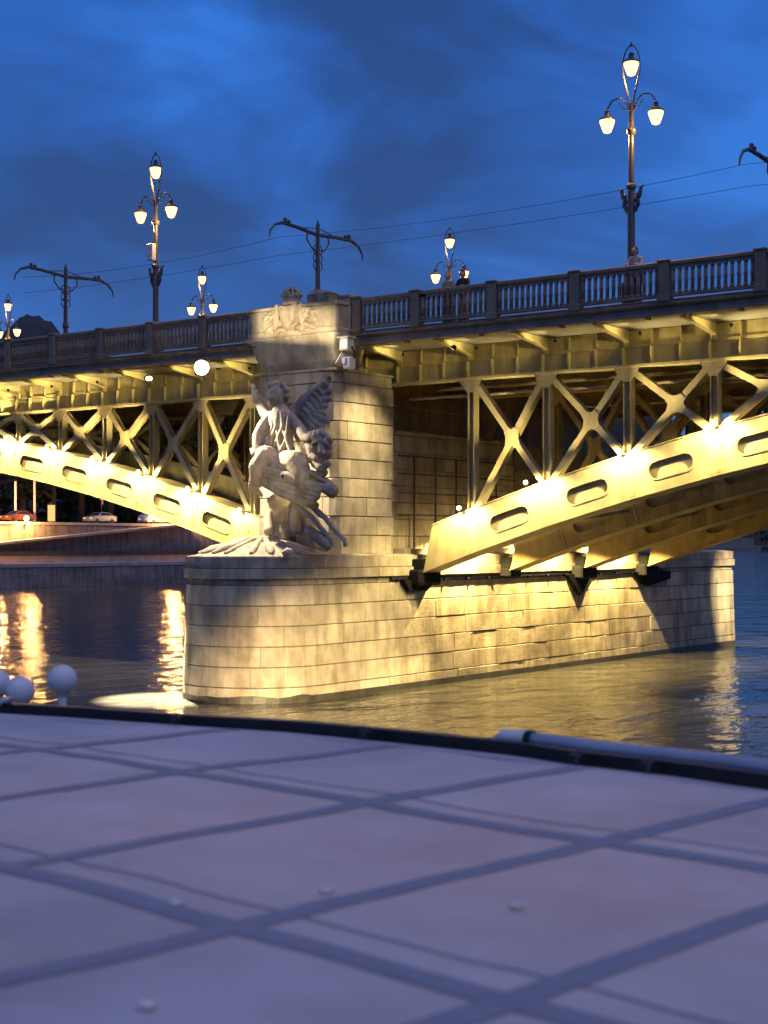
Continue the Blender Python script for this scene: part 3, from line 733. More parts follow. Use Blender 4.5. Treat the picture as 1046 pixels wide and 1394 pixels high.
# cross bracing between the ribs
for sgn, x0, nodes in ((1, 0, nodes_right()), (-1, .1, nodes_left())):
    for u in nodes[:7]:
        xa, za = rib_pt(u, RH*.5, sgn, x0)
        for ya, yb in zip(RY[:-1], RY[1:]):
            MB().bar((xa, ya+.45, za), (xa, yb-.45, za), .22, .16).build('rib_strut', M['steel_inner'], bridge)
    for u0, u1 in zip(nodes[:6], nodes[1:7]):
        for q, (ya, yb) in enumerate(zip(RY[:-1], RY[1:])):
            p0, p1 = rib_pt(u0, RH*.6, sgn, x0), rib_pt(u1, RH*.6, sgn, x0)
            MB().bar((p0[0], ya+.45, p0[1]), (p1[0], yb-.45, p1[1]), .14, .1, side=Vector((0,0,1))).build('wind_brace', M['steel_inner'], bridge)
# pipe run clipped to the girder
MB().tube([(2.0, 1.3, 10.4), (30, 1.3, 10.4)], .06, 8).build('service_pipe', M['iron'], bridge)
MB().tube([(2.0, 3.0, 10.9), (30, 3.0, 10.9)], .09, 8).build('service_pipe', M['iron'], bridge)

# ================================================================== FLOODLIGHTS
WARM = (1.0, 0.79, 0.33)
def flood(loc, label, power, aim=None, size=.16, kind='POINT', angle=120, col=WARM, lens='lens', group=None, rad=.07, blend=.4, name='flood_light', face=Vector((0.45,-0.85,0.2)), lift=None, up=1.2, off=0.0):
    loc = Vector(loc); o = thing(name, loc, label, 'floodlight', group)
    d = ((Vector(aim) - loc) if (aim is not None and kind == 'SPOT') else Vector(face)).normalized()
    q = d.to_track_quat('Z', 'Y').to_matrix()
    hs = MB().lathe([(size*.35,-size*1.1),(size*.6,-size*1.0),(size*.95,-size*.3),(size,0),(size*.9,.0)], (0,0,0), 12); 
    for i, v in enumerate(hs.v): hs.v[i] = q @ v + loc
    hs.build('housing', M['dark'], o)
    ln = MB().lathe([(size*.86,.004),(size*.6,size*.16),(size*.2,size*.24)], (0,0,0), 10)
    for i, v in enumerate(ln.v): ln.v[i] = q @ v + loc
    ln.build('lens', M[lens], o, smooth=True)
    yk = MB().tube([loc + Vector((0,0,-size*.2)), loc + Vector((0, size*.6, -size*1.5))], size*.14, 6); yk.build('yoke', M['dark'], o)
    if lift is None: light(o, kind, loc + d*(size*.55 + .06 + off), power, col, rad, aim, angle, blend)
    else:
        lp = loc + Vector(lift)
        light(o, 'SPOT', lp, power*3.0, col, .06, lp + Vector((0, .30, -.9)), 165, .5)
        light(o, 'SPOT', lp + Vector((0, 0, .05)), power*3.2, col, .06, lp + Vector((up, .62, 1.9)), 62, .8)
    return o
FY = RY[0] - .45 - .30; NP = 330; NL = (0, -.38, .10)
lab_r = ['lowest small floodlight on the right rib, next to the stone pylon', 'left one of the twin small floodlights on the right rib', 'right one of the twin small floodlights on the right rib',
         'small floodlight third node up the right rib, under a bright brace', 'highest visible small floodlight on the right rib near the frame edge']
for u, l_, up in zip((4.95, 7.62, 8.12, 11.1, 14.35), lab_r, (1.2, -1.2, 1.2, 1.2, 1.2)):
    flood((u, FY, ztop(u) + .16), l_, NP if u > 8.2 or u < 5 else NP*.6, up=up, size=.085, lift=NL, rad=.12, group='floodlights along the arch ribs')
for u, l_ in ((17.2, 'small floodlight on the right rib just beyond the right frame edge'), (20.2, 'small floodlight on the right rib farthest beyond the right frame edge')): flood((u, FY, ztop(u) + .16), l_, NP, size=.085, lift=NL, rad=.12, group='floodlights along the arch ribs')
lab_l = ['glaring small floodlight on the left rib nearest the statue', 'small floodlight on the left rib, second from the statue', 'small floodlight on the left rib, third from the statue',
         'dim floodlight on the left rib, fourth from the statue', 'small floodlight on the left rib at the left frame edge']
for k, (u, l_) in enumerate(zip((8.05, 10.8, 13.5, 16.3, 19.0), lab_l)):
    flood((.1-u, FY, ztop(u) + .16), l_, NP*1.7 if k == 0 else NP*1.2, up=(1.2 if k == 0 else -1.2), size=.085, lift=NL, rad=.12, group='floodlights along the arch ribs')
flood((.1-21.8, FY, ztop(21.8)+.16), 'small floodlight on the left rib beyond the frame edge', NP, size=.085, lift=NL, rad=.12, group='floodlights along the arch ribs')
flood((-5.2, FY, ztop(5.2)+.16), 'small floodlight on the left rib hidden behind the statue', NP*.6, size=.085, lift=NL, rad=.12, group='floodlights along the arch ribs')
# lamps under the sidewalk that light brackets and soffit
nb = 0
for x in allx:
    if -4.5 < x < 1.5 or x > 21 or x < -24: continue
    nb += 1
    far = 'right of the pylon' if x > 0 else 'left of the statue'
    idx = int(round((x - 2.03)/3.02)) if x > 0 else int(round((-x-5.05)/2.745))
    nm = ['nearest the pylon', 'second from the pylon', 'third from the pylon', 'fourth from the pylon', 'fifth from the pylon', 'sixth from the pylon', 'seventh from the pylon', 'eighth from the pylon'][min(7, idx)]
    flood((x + 1.25, -.95, 11.72), 'tiny lamp under the sidewalk edge %s, %s' % (far, nm), 170, size=.06, kind='SPOT', aim=(x, -.45, 11.96), angle=62, blend=.9, col=(1.0,.80,.30), lens='lens_soft', group='lamps under the sidewalk edge', rad=.05, name='soffit_lamp')
flood((5.6, -1.30, 11.72), 'hook shaped lamp under the sidewalk edge shining on the stone pylon', 2600, size=.11, kind='SPOT', aim=(1.72, -1.5, 8.2), angle=58, blend=1.0, col=(1.0,.80,.42), name='hook_lamp')
# lamps between the ribs above the pier wall
for y, l_ in ((3.75, 'floodlight above the pier wall between first and second rib'), (9.65, 'floodlight above the pier wall between the two middle ribs'), (15.55, 'floodlight above the pier wall between third and last rib')):
    flood((3.2, y, 6.25), l_, 12500, size=.10, kind='SPOT', aim=(3.0, y, 0), angle=126, blend=.45, col=(1.0, .72, .26), group='floodlights above the pier wall', lens='lens_soft', rad=.05)
flood((12.2, 20.2, 10.7), 'added unseen floodlight under the far sidewalk shining on the far pier nose', 42000, size=.12, kind='SPOT', aim=(2.6, 30.4, 1.0), angle=27, blend=.7, col=(1.0,.80,.44), lens='lens_soft')  # added lamp, brightens the far nose and the water beside it
# the two floodlights that glare at the camera below the left railing
SP_ = onY(275, 500, -5.6)
star = flood(SP_, 'dazzling large floodlight on an added arm off the left sidewalk beside the statue', 6500, kind='SPOT', aim=(.2, -4.5, 7.0), angle=88, blend=.6, size=.26, off=.5, lens='lens_star', col=(1.0, .84, .58), rad=.15)
MB().ball(SP_ + Vector((.06, -.08, -.02)), .25, 14, 10).build('bulb', M['lens_star'], star, smooth=True)
MB().tube([(SP_.x, -1.7, 12.2), (SP_.x, -3.6, 12.15), (SP_.x, -5.5, 11.75)], .022, 8).build('added_outrigger_arm', M['dark'], star)  # added arm, holds the floodlight forward so its light reaches the statue
flood(onY(203, 515, -1.35), 'smaller glaring floodlight under the left sidewalk, left of the dazzling one', 620000, kind='SPOT', aim=onZ(212, 952, 0), angle=17, blend=.7, size=.14, lens='lens_star', col=(1.0, .84, .58))
# white drum floodlights on the corner of the pylon
for px, py, sz, l_ in ((472, 468, .24, 'upper white box floodlight on the corner of the stone pylon'), (464, 489, .28, 'lower white drum floodlight on the corner of the stone pylon')):
    c = onY(px, py, -2.55); o = thing('box_flood_light', c, l_, 'floodlight', 'white floodlights on the pylon corner')
    if sz < .26:
        MB().add([(c.x+a, c.y+b_, c.z+e_) for e_, k_ in ((-.23,1.0),(.20,.86)) for a, b_ in ((-.17*k_,-.2*k_),(.20*k_,-.2*k_),(.20*k_,.2*k_),(-.17*k_,.2*k_))], [(0,3,2,1),(4,5,6,7),(0,1,5,4),(1,2,6,5),(2,3,7,6),(3,0,4,7)]).build('housing', M['white_case'], o)
        MB().box(c.x-.13, c.x+.15, c.y-.205, c.y-.19, c.z-.17, c.z+.12).build('lens', M['lens_soft'], o)
        MB().box(c.x-.24, c.x+.26, c.y-.24, c.y+.22, c.z+.20, c.z+.235).build('hood', M['white_case'], o)
        MB().tube([c+Vector((.22,0,-.1)), c+Vector((.30,.05,-.3)), c+Vector((.25,.1,-.5))], .03, 6).build('yoke', M['dark'], o)
    else:
        bw = MB().lathe([(.06,-.24),(.16,-.21),(.24,-.10),(.285,.05),(.295,.10),(.27,.09)], (0,0,0), 16); mt_ = Vector((-.62,-.62,.48)).to_track_quat('Z', 'Y').to_matrix()
        for i_, v_ in enumerate(bw.v): bw.v[i_] = mt_ @ v_ + c
        bw.build('reflector_bowl', M['white_case'], o, smooth=True, angle=40)
        ln = MB().lathe([(.25,.07),(.2,.095),(.1,.10)], (0,0,0), 14)
        for i_, v_ in enumerate(ln.v): ln.v[i_] = mt_ @ v_ + c
        ln.build('lens', M['lens_soft'], o, smooth=True)
        MB().box(c.x+.16, c.x+.50, c.y-.12, c.y+.22, c.z-.36, c.z+.06, .04).box(c.x+.2, c.x+.34, c.y-.2, c.y-.12, c.z-.2, c.z+.02, .01).build('gear_box', M['white_case'], o)
        MB().tube([c+Vector((-.05,.1,-.15)), c+Vector((.05,.12,-.30)), c+Vector((.2,.1,-.42))], .035, 6).build('yoke', M['dark'], o)
    light(o, 'POINT', c + Vector((-.1, -.75, .1)), 9, (1, .85, .6), .1)

# ================================================================== STREET LAMPS ON THE BRIDGE
def street_lamp(loc, label, box=False, light_p=60):
    o = thing('street_lamp', loc, label, 'street lamp', 'three-armed street lamps on the bridge'); x, y, z = loc
    MB().box(x-.24,x+.24,y-.24,y+.24,z,z+.7,.04).lathe([(.22,.7),(.20,.9),(.14,1.05),(.16,1.15),(.13,1.3)], loc, 12).build('plinth', M['pole'], o)
    MB().lathe([(.125,1.3),(.115,3.2),(.115,3.62),(.16,3.66),(.16,3.74),(.09,3.80),(.085,5.3),(.14,5.36),(.16,5.46),(.10,5.55),(.08,5.6),(.075,6.3)], loc, 12).build('pole', M['pole'], o, smooth=True, angle=35)
    lf = MB()
    for s in (-1, 1):
        for q in (0, 1): lf.tube([(x+s*(.13+.0*q), y, z+2.9+.3*q), (x+s*(.24+.05*q), y, z+3.15+.25*q), (x+s*(.20+.14*q), y, z+3.45+.2*q), (x+s*(.38+.06*q), y, z+3.55+.15*q)], [.05,.07,.05,.02], 6)
    lf.build('leaf_bracket', M['mast'], o)
    if box: MB().box(x-.2, x+.14, y-.34, y-.12, z+3.9, z+4.55, .02).build('sign_box', M['white_case'], o)
    ap = MB()
    for s in (-1, 1):
        ap.tube([(x+s*(.05), y, z+6.0), (x+s*.16, y, z+6.33), (x+s*.40, y, z+6.55), (x+s*.66, y, z+6.50), (x+s*.82, y, z+6.28), (x+s*.84, y, z+6.10)], .028, 6)
        ap.tube([(x+s*.10, y, z+6.1), (x+s*.30, y, z+6.2), (x+s*.42, y, z+6.38)], .016, 5)
    ap.build('arm', M['pole'], o)
    hp = MB().tube([(x-.30*math.cos(a)*(1 if True else 1), y, z+7.45+.66*math.sin(a)) for a in [R(q) for q in range(-20, 201, 20)]], .022, 6)
    for s in (-1, 1): hp.tube([(x+s*.285, y, z+7.24), (x+s*.05, y, z+6.3)], .03, 6)
    hp.lathe([(.03,8.08),(.05,8.12),(.02,8.22)], loc, 8).build('hoop', M['pole'], o)
    for dx, dz in ((-.84, 5.80), (.84, 5.80), (0, 7.46)):
        c = (x+dx, y, z+dz)
        l_ = MB().lathe([(.26,.10),(.24,.16),(.10,.24),(.075,.34),(.09,.38),(.03,.44)], c, 12).build('lantern', M['pole'], o, smooth=True, angle=35)
        MB().lathe([(.05,-.30),(.12,-.27),(.18,-.12),(.235,.05),(.235,.098)], c, 12).build('glass', M['lantern'], l_, smooth=True)
        light(o, 'POINT', (c[0], c[1]-.0, c[2]-.42), light_p, (1, .58, .22), .12)
    return o
SZ = 12.6
street_lamp((12.1, -1.05, SZ), 'largest three-lantern street lamp on the near sidewalk at right', light_p=240)
street_lamp((-8.6, -1.05, SZ-.25), 'tall three-lantern street lamp above the dazzling floodlight on left span', box=True, light_p=200)
street_lamp((-7.75, 18.5, SZ), 'three-lantern street lamp on the far sidewalk right of the coat of arms', light_p=160)
street_lamp((-24.4, 18.5, SZ-.1), 'small far three-lantern street lamp left of the coat of arms', light_p=160)
street_lamp((-40.9, 18.5, SZ-.1), 'small far three-lantern street lamp at the left frame edge', light_p=160)

# ================================================================== CATENARY MASTS AND WIRES
def mast(loc, top, label):
    o = thing('catenary_mast', loc, label, 'catenary mast', 'tram catenary masts in the middle of the bridge'); x, y, z = loc; h = top - z
    MB().box(x-.2,x+.2,y-.2,y+.2,z,z+.5,.03).lathe([(.15,.5),(.13,h*.55),(.17,h*.56),(.17,h*.58),(.12,h*.6),(.09,h)], loc, 10).lathe([(.10,h),(.05,h+.1),(.02,h+.25)], loc, 8).build('pole', M['mast'], o)
    za = top - .45; arms = MB()
    for s in (-1, 1):
        arms.tube([(x, y, za), (x, y+s*1.6, za+.12), (x, y+s*2.5, za+.14), (x, y+s*3.0, za-.02), (x, y+s*3.3, za-.32), (x, y+s*3.38, za-.62)], [.085,.085,.08,.06,.045,.03], 7)
        arms.tube([(x, y+s*.05, za-.75), (x, y+s*.5, za-.62), (x, y+s*.8, za-.3), (x, y+s*.75, za-.02)], .04, 6)
        arms.tube([(x, y+s*.1, za+.3), (x, y+s*1.3, za+.12)], .025, 5)
    arms.build('cross_arm', M['mast'], o)
    for s in (-1, 1):
        MB().lathe([(.06,0),(.10,.05),(.06,.1),(.10,.15),(.05,.22)], (x, y+s*2.3, za+.18), 8).ball((x, y+s*2.05, za+.26), .09, 8, 5).build('insulator', M['mast'], o)
    sc2 = MB()
    for s in (-1, 1):
        for q in range(3): sc2.tube([(x, y+s*.12, za-.9-q*.35), (x, y+s*.32, za-.75-q*.35), (x, y+s*.26, za-.5-q*.35), (x, y+s*.12, za-.45-q*.35)], .028, 5)
    sc2.build('scroll', M['mast'], o)
    return o
mast((-9.05, 9.7, 12.46), 19.55, 'dark tram mast with curved cross arm above the coat of arms')
mast((-25.8, 9.7, 12.46), 19.4, 'hazy tram mast with cross arm at far left')
mast((12.55, 9.7, 12.46), 19.45, 'tram mast cross arm cut off by the right frame edge')
for yy, zz, l_ in ((6.9, 18.55, 'upper thin overhead wire crossing the sky at right'), (6.9, 17.75, 'lower thin overhead wire crossing the sky at right')):
    pts = []
    for x0, x1 in ((-25.8, -9.05), (-9.05, 12.55), (12.55, 33)):
        for k in range(9): u = k/8; pts.append((x0+(x1-x0)*u, yy, zz - .35*4*u*(1-u)*(1 if zz > 18 else .4)))
    tag(MB().tube(pts, .010, 5).build('overhead_wire', M['mast']), l_, 'wire', 'tram overhead wires')

# ================================================================== STATUE GROUP ON THE PROW
st = thing('statue', (-.3, -4.6, 4.8), 'carved stone winged figure on a ship prow on the pier nose', 'statue')
SY = -4.5
def q(px, py, dy=0.0): return onY(px, py, SY + dy)
K = 50.5 / FPX
def C3(*a): return [(q(x, y, d), r*K) for (x, y, d, r) in a]
fig = MB()
fig.chain(C3((383,628,.1,23),(381,606,.05,20),(381,588,0,18),(383,572,0,19),(382,560,0,12),(379,552,-.05,8)))     # hips to neck
fig.chain(C3((378,547,-.08,10),(375,538,-.12,12.5)))                                                             # head
fig.ball(q(371,541,-.36), 4*K, 8, 5)                                                                           # nose / face
fig.chain(C3((370,548,-.2,6),(374,546,-.15,8)))                                                                # chin
for a in range(7): fig.ball(q(377+14*math.cos(a*.6-2.2), 536+13*math.sin(a*.6-2.2), -.05+.04*a), 6*K, 8, 5)          # hair
fig.chain(C3((368,568,-.15,9),(358,580,-.4,8),(350,594,-.7,7),(349,606,-.9,5.5),(352,612,-.95,5)))                # her right arm
for k in range(5): fig.chain(C3((352,612,-.95,2.6),(347-k*.6,611+k*1.6,-1.0-.03*k,2.0),(341+k*.6,611+k*2.2,-1.0-.03*k,1.5)))
fig.chain(C3((396,570,.05,9),(408,584,-.2,8),(416,596,-.45,6.5),(424,596,-.75,5)))                                 # other arm
for k in range(5): fig.chain(C3((424,596,-.78,2.6),(429,592+k*2.0,-.9,2.0),(433,591+k*2.6,-.95,1.5)))
fig.chain(C3((378,628,-.3,19),(362,622,-.8,16),(352,634,-.95,13),(350,655,-.8,10)))                              # thigh and shin
fig.chain(C3((388,630,-.3,19),(404,630,-.75,16),(412,648,-.9,13),(416,668,-.8,10)))
fig.remesh('figure', M['statue'], st, .03, 1)
dr = MB()                                                                                                       # drapery folds across the lap and behind
for k in range(13):
    u = k/12; j_ = 2.2*math.sin(k*2.1)
    dr.chain(C3((362+u*26, 606+u*5, -.30, 2.6), (360+u*40+j_, 622+u*6, -.80+.1*u, 3.6), (372+u*52-j_, 634+u*10, -.86, 3.6), (384+u*58, 641+u*14, -.7, 2.4)))
for k in range(6): j_ = 3.2*math.sin(k*2.7); dr.chain(C3((368+k*5.0,564+4*math.sin(k*1.7),-.36,2.2),(371+k*3.6+j_,580,-.44,1.5+.9*(k%2)),(366+k*5.2-j_,596,-.50,2.4),(358+k*7.0+j_,614,-.58,3.2)))
for k in range(4): dr.chain(C3((352-k*2,640,-.75,5),(345-k,655+k*3,-.6,4.5),(350+k*2,668+k*2,-.5,3)))
dr.remesh('drapery', M['statue'], st, .03, 1)
def wing(root, feathers, arm, name='wing'):
    b = MB(); b.chain(C3(*arm)); wg = b.remesh(name, M['statue'], st, .05, 1)
    for (x0, y0, x1, y1, wd, d) in feathers:
        a, e_ = q(x0, y0, d), q(x1, y1, d + .12); ax = (e_ - a); ln = ax.length; ax.normalize()
        nrm = Vector((.35, -.93, 0)); sd_ = ax.cross(nrm).normalized(); nrm = sd_.cross(ax).normalized(); vs = []; fs = []
        prof = [(0,.5),(.2,.85),(.5,1),(.8,.9),(.93,.6),(1,.12)]
        for (u, wv) in prof:
            c = a + ax*ln*u - nrm*(.10*math.sin(u*2.4)); h = wd*K*wv
            vs += [c - sd_*h, c + nrm*.055, c + sd_*h, c - nrm*.05]
        for i in range(len(prof)-1):
            for k in range(4): fs.append((i*4+k, i*4+(k+1)%4, i*4+4+(k+1)%4, i*4+4+k))
        fs += [(3,2,1,0), tuple(range(len(prof)*4-4, len(prof)*4))]
        MB().add(vs, fs).build('feather', M['statue'], wg)
    return wg
arm = [(396,580,.25,9),(404,558,.35,9),(416,543,.42,8),(430,530,.5,7),(441,521,.55,5)]
fe = []
for k in range(9):       # long primaries
    u = k/8; fe.append((428-u*24, 533+u*30, 449-u*7+ (4 if k in (2, 3, 6) else -2*(k%2)), 511+u*84, 6.4, .46-.02*k))
for k in range(8):       # coverts
    u = k/7; fe.append((432-u*34, 528+u*46, 440-u*22, 538+u*64, 5.0, .36-.02*k))
for k in range(6):
    u = k/5; fe.append((420-u*24, 538+u*38, 424-u*18, 556+u*44, 4.5, .28-.02*k))
wing(None, fe, arm)
arm2 = [(372,578,.35,8),(360,562,.5,7),(350,545,.6,6),(344,525,.7,4)]
fe2 = [(346+u*20, 528+u*38, 350+u*16, 545+u*48, 5.5, .62-.1*u) for u in [k/6 for k in range(7)]] + [(352+u*16, 540+u*30, 366+u*8, 556+u*34, 5, .55-.1*u) for u in [k/4 for k in range(5)]]
wing(None, fe2, arm2)
# carved lion-like mask beside the figure
mk = MB()
mk.ball(q(434,610,-.2), 19*K, 14, 10, (.95,.9,1.15))
for a in range(14):
    t_ = a/14*2*math.pi; mk.ball(q(434+15*math.cos(t_), 609+20*math.sin(t_), -.3), (5.5+1.5*(a%2))*K, 8, 6)
mk.chain(C3((428,604,-.85,4),(436,600,-.9,4.5),(444,604,-.85,4)))       # brows
mk.chain(C3((437,604,-.9,3.6),(438,616,-1.0,5)))                        # muzzle
mk.chain(C3((428,632,-.7,5),(437,637,-.8,6),(446,632,-.7,5)))           # jaw
mk.chain(C3((424,620,-.7,4),(430,624,-.8,4)))
mk.chain(C3((404,632,-.5,6),(414,645,-.65,8),(430,649,-.65,8),(441,643,-.5,6)))   # collar scroll under it
mk.remesh('lion_mask', M['statue'], st, .028, 1)
# ship prow: hull, gunwale band and ringed beak
sp = MB()
hp_ = [(343,636),(356,634),(392,647),(420,657),(438,666),(436,678),(424,690),(405,686),(380,676),(358,662),(348,650)]
fr = [q(a, b_, -.80) for a, b_ in hp_]; mid_ = [q(390+(a-390)*.96, 662+(b_-662)*.86, -.98) for a, b_ in hp_]; bk = [q(a, b_, .45) for a, b_ in hp_]; n_ = len(hp_)
sp.add(mid_ + fr + bk, [tuple(range(n_))[::-1], tuple(range(2*n_, 3*n_))] + [(r_*n_+i, r_*n_+(i+1)%n_, (r_+1)*n_+(i+1)%n_, (r_+1)*n_+i) for r_ in (0, 1) for i in range(n_)])
for k in range(4): sp.chain(C3((358+k*2,648+k*5,-1.0,1.6),(395,656+k*7,-1.03,1.8),(432-k*2,668+k*6,-.98,1.6)))
sp.chain(C3((345,636,-.8,7),(366,640,-.95,6),(392,648,-1.0,6),(418,658,-.95,6),(440,664,-.8,6),(452,669,-.7,9)))
sp.chain(C3((348,654,-.75,3.5),(368,664,-.9,4),(392,676,-.95,4.5),(414,686,-.85,5),(430,688,-.6,5)))
sp.chain(C3((436,655,-.3,9),(446,660,-.45,8),(454,668,-.6,8)))
sp.chain(C3((346,640,-.85,4),(346,652,-.8,4),(351,668,-.7,2.5)))
o = sp.remesh('ship_prow', M['statue'], st, .032, 1)
for px, py, rr in ((385,649,2.8),(453,668,3.0)):
    rg = MB(); c = q(px, py, -1.15 if px < 450 else -.98)
    rg.tube([c + Vector((math.cos(a)*rr*K*1.35, 0, math.sin(a)*rr*K*1.35)) for a in [R(30*i) for i in range(13)]], rr*K*.45, 6, cap=False); rg.build('hawse_ring', M['statue'], o, smooth=True)
    MB().lathe([(rr*K*1.0,-.03),(rr*K*1.0,.03)], (0,0,0), 12)
    if px > 450: continue
    hb = MB().ball(c + Vector((0,.02,0)), rr*K*1.0, 10, 6, (1,.25,1)); hb.build('hawse_hole_shade', M['dark'], o)  # black ball in place of the shade inside the hole
# pedestal under the ship
pd = MB()
pd.chain(C3((380,690,.75,20),(378,716,.75,22),(382,734,.7,28)))
pd.chain(C3((410,692,.8,18),(418,716,.8,20),(424,735,.75,20)))
pd.chain(C3((366,698,.1,5),(366,710,.0,6),(366,722,-.1,8))); pd.chain(C3((401,694,.0,7),(401,708,-.05,9),(402,720,-.1,8)))
pd.remesh('pedestal', M['statue'], st, .045, 1)
# two anchor chains / oar shafts sloping down to the pier top
for pts_ in (((398,682,-.7,3.6),(414,698,-.75,4.6),(424,703,-.75,3.6),(440,722,-.6,3.4),(450,733,-.55,3.4),(452,744,-.5,3.4)), ((420,684,-.5,3.6),(436,700,-.5,4.6),(442,704,-.5,3.6),(456,722,-.4,3.2),(469,734,-.35,3.2),(471,744,-.3,3.2))):
    pt = C3(*pts_); MB().tube([p_ for p_, r_ in pt], [r_ for p_, r_ in pt], 6).build('oar', M['statue'], st)
for pts_ in (((420,722,-.5,7),(436,733,-.6,8),(447,746,-.7,6)), ((300,746,.2,5),(318,740,.0,6),(338,738,0,5))):
    pt = C3(*pts_); MB().tube([p_ for p_, r_ in pt], [r_ for p_, r_ in pt], 8).build('volute', M['statue'], st, smooth=True)
# ribbed shell base spreading over the nose of the pier
vs = []; fs = []; na, nr = 96, 10
cx, cy = PXC - .05, -4.55
for j in range(nr+1):
    u = j/nr
    for i in range(na):
        a = 2*math.pi*i/na; lob = abs(math.sin(a*8))
        r = .55 + u*1.80 + .06*lob*u; z = 4.78 + .50*(1-u)**1.1 + (.10*lob*math.sin(math.pi*min(1,u*1.05))*(1-.3*u))
        sy = 1.02 if math.sin(a) < 0 else .72
        vs.append((cx + r*math.cos(a)*1.0, cy + r*math.sin(a)*sy, z))
for j in range(nr):
    for i in range(na): fs.append((j*na+i, j*na+(i+1)%na, (j+1)*na+(i+1)%na, (j+1)*na+i))
fs.append(tuple(range(na)))
MB().add(vs, fs).build('shell_base', M['statue'], st, smooth=True)
for k, a in enumerate([-188, -170, -151, -139, -118, -99, -84, -60, -43, -20]):
    ca, sa = math.cos(R(a)), math.sin(R(a)); c0 = Vector((PXC-.05, -4.7, 0))
    pts_ = [c0 + Vector((ca*r_, sa*r_, z_)) for r_, z_ in ((.30,5.34),(.75,5.24),(1.3,5.08),(1.8,4.93),(2.2,4.82))]
    MB().tube(pts_, [.08,.10+.03*(k%2),.11,.11+.03*(k%3),.07], 10).build('shell_rib', M['statue'], st, smooth=True, angle=50)
for px, dy in ((320, -1.0), (392, -1.9)):
    c = onY(px, 746, -5.8 if px < 350 else -6.3); MB().ball((c.x, c.y, 4.86), .20, 10, 6, (1,1,.8)).build('boss_hole', M['dark'] if px < 350 else M['statue'], st, smooth=True)  # the dark ball stands in for a shaded hole, the other is carved

# ================================================================== PEOPLE ON THE BRIDGE
def person(loc, label, top, legs, hair, lean=0.12, hgt=1.74, face=-1):
    x, y, z = loc; o = thing('person', loc, label, 'person', None); s = hgt/1.74; f = face
    def V(a, b, c): return Vector((x + a*s, y + f*b*s*-1*-1, z + c*s))
    J = lambda *a: [(V(p[0], p[1], p[2]), p[3]*s) for p in a]
    bd = MB()
    bd.chain(J((0,0,.92,.13),(0,.02,1.10,.12),(0,.05,1.28,.135),(0,.08,1.40,.10),(0,.10,1.47,.055),(0,.12,1.53,.055)))
    bd.ball(V(0,.14,1.63), .105*s, 12, 8, (.88,1,1.12)); bd.ball(V(0,.245,1.61), .022*s, 6, 5); bd.ball(V(0,.19,1.555), .05*s, 8, 5)
    for e_ in (-1, 1):
        bd.ball(V(e_*.092,.13,1.62), .026*s, 6, 5, (.5,1,1.3))
        bd.chain(J((e_*.09,0,.90,.09),(e_*.10,.02,.50,.06),(e_*.11,-.01,.10,.045))); bd.chain(J((e_*.11,-.02,.05,.045),(e_*.12,.16,.035,.035)))
        bd.chain(J((e_*.18,.06,1.40,.055),(e_*.25,.13,1.17,.045),(e_*.16,.38,1.16,.036),(e_*.15,.42,1.165,.034)))
        for k in range(4): bd.chain(J((e_*(.12+.02*k),.44,1.17,.011),(e_*(.115+.021*k),.50+.01*(k%2),1.165,.010),(e_*(.115+.021*k),.525,1.14,.009)))
        bd.chain(J((e_*.11,.42,1.17,.012),(e_*.09,.46,1.18,.010)))
    bd.remesh('body', M['skin'], o, .018*s, 1)
    sh_ = MB(); sh_.chain(J((0,0,.90,.155),(0,.02,1.10,.145),(0,.05,1.28,.155),(0,.08,1.40,.12)))
    for e_ in (-1, 1): sh_.chain(J((e_*.10,.06,1.40,.085),(e_*.18,.06,1.39,.072),(e_*.25,.13,1.17,.062),(e_*.17,.34,1.16,.050)))
    sh_.remesh('jacket', top, o, .022*s, 2)
    tr = MB()
    for e_ in (-1, 1):
        tr.chain(J((e_*.06,0,.90,.13),(e_*.09,0,.82,.11),(e_*.10,.02,.50,.08),(e_*.11,-.01,.10,.07)))
    tr.remesh('trousers', legs, o, .022*s, 1)
    hr = MB(); hr.ball(V(0,.115,1.665), .112*s, 12, 8, (.92,1,1.05)); hr.ball(V(0,.06,1.60), .09*s, 10, 6)
    hr.remesh('hair', hair, o, .018*s, 1)
    for e_ in (-1, 1): MB().capsule(V(e_*.115,-.03,.05), V(e_*.125,.19,.045), .058*s, .045*s).build('shoe', M['cloth_dark'], o, smooth=True)
    return o
person((12.35, -1.18, 12.6), 'person in grey top leaning on the railing beside the largest street lamp', M['cloth_grey'], M['cloth_dark'], M['hair'])
person((5.42, -1.25, 12.6), 'person in tan clothes at the railing, left of the two standing together', M['cloth_tan'], M['cloth_tan'], M['hair_fair'], hgt=1.66)
person((5.98, -1.2, 12.6), 'person in dark clothes at the railing, right of the two standing together', M['cloth_dark'], M['cloth_tan'], M['hair'], hgt=1.70)

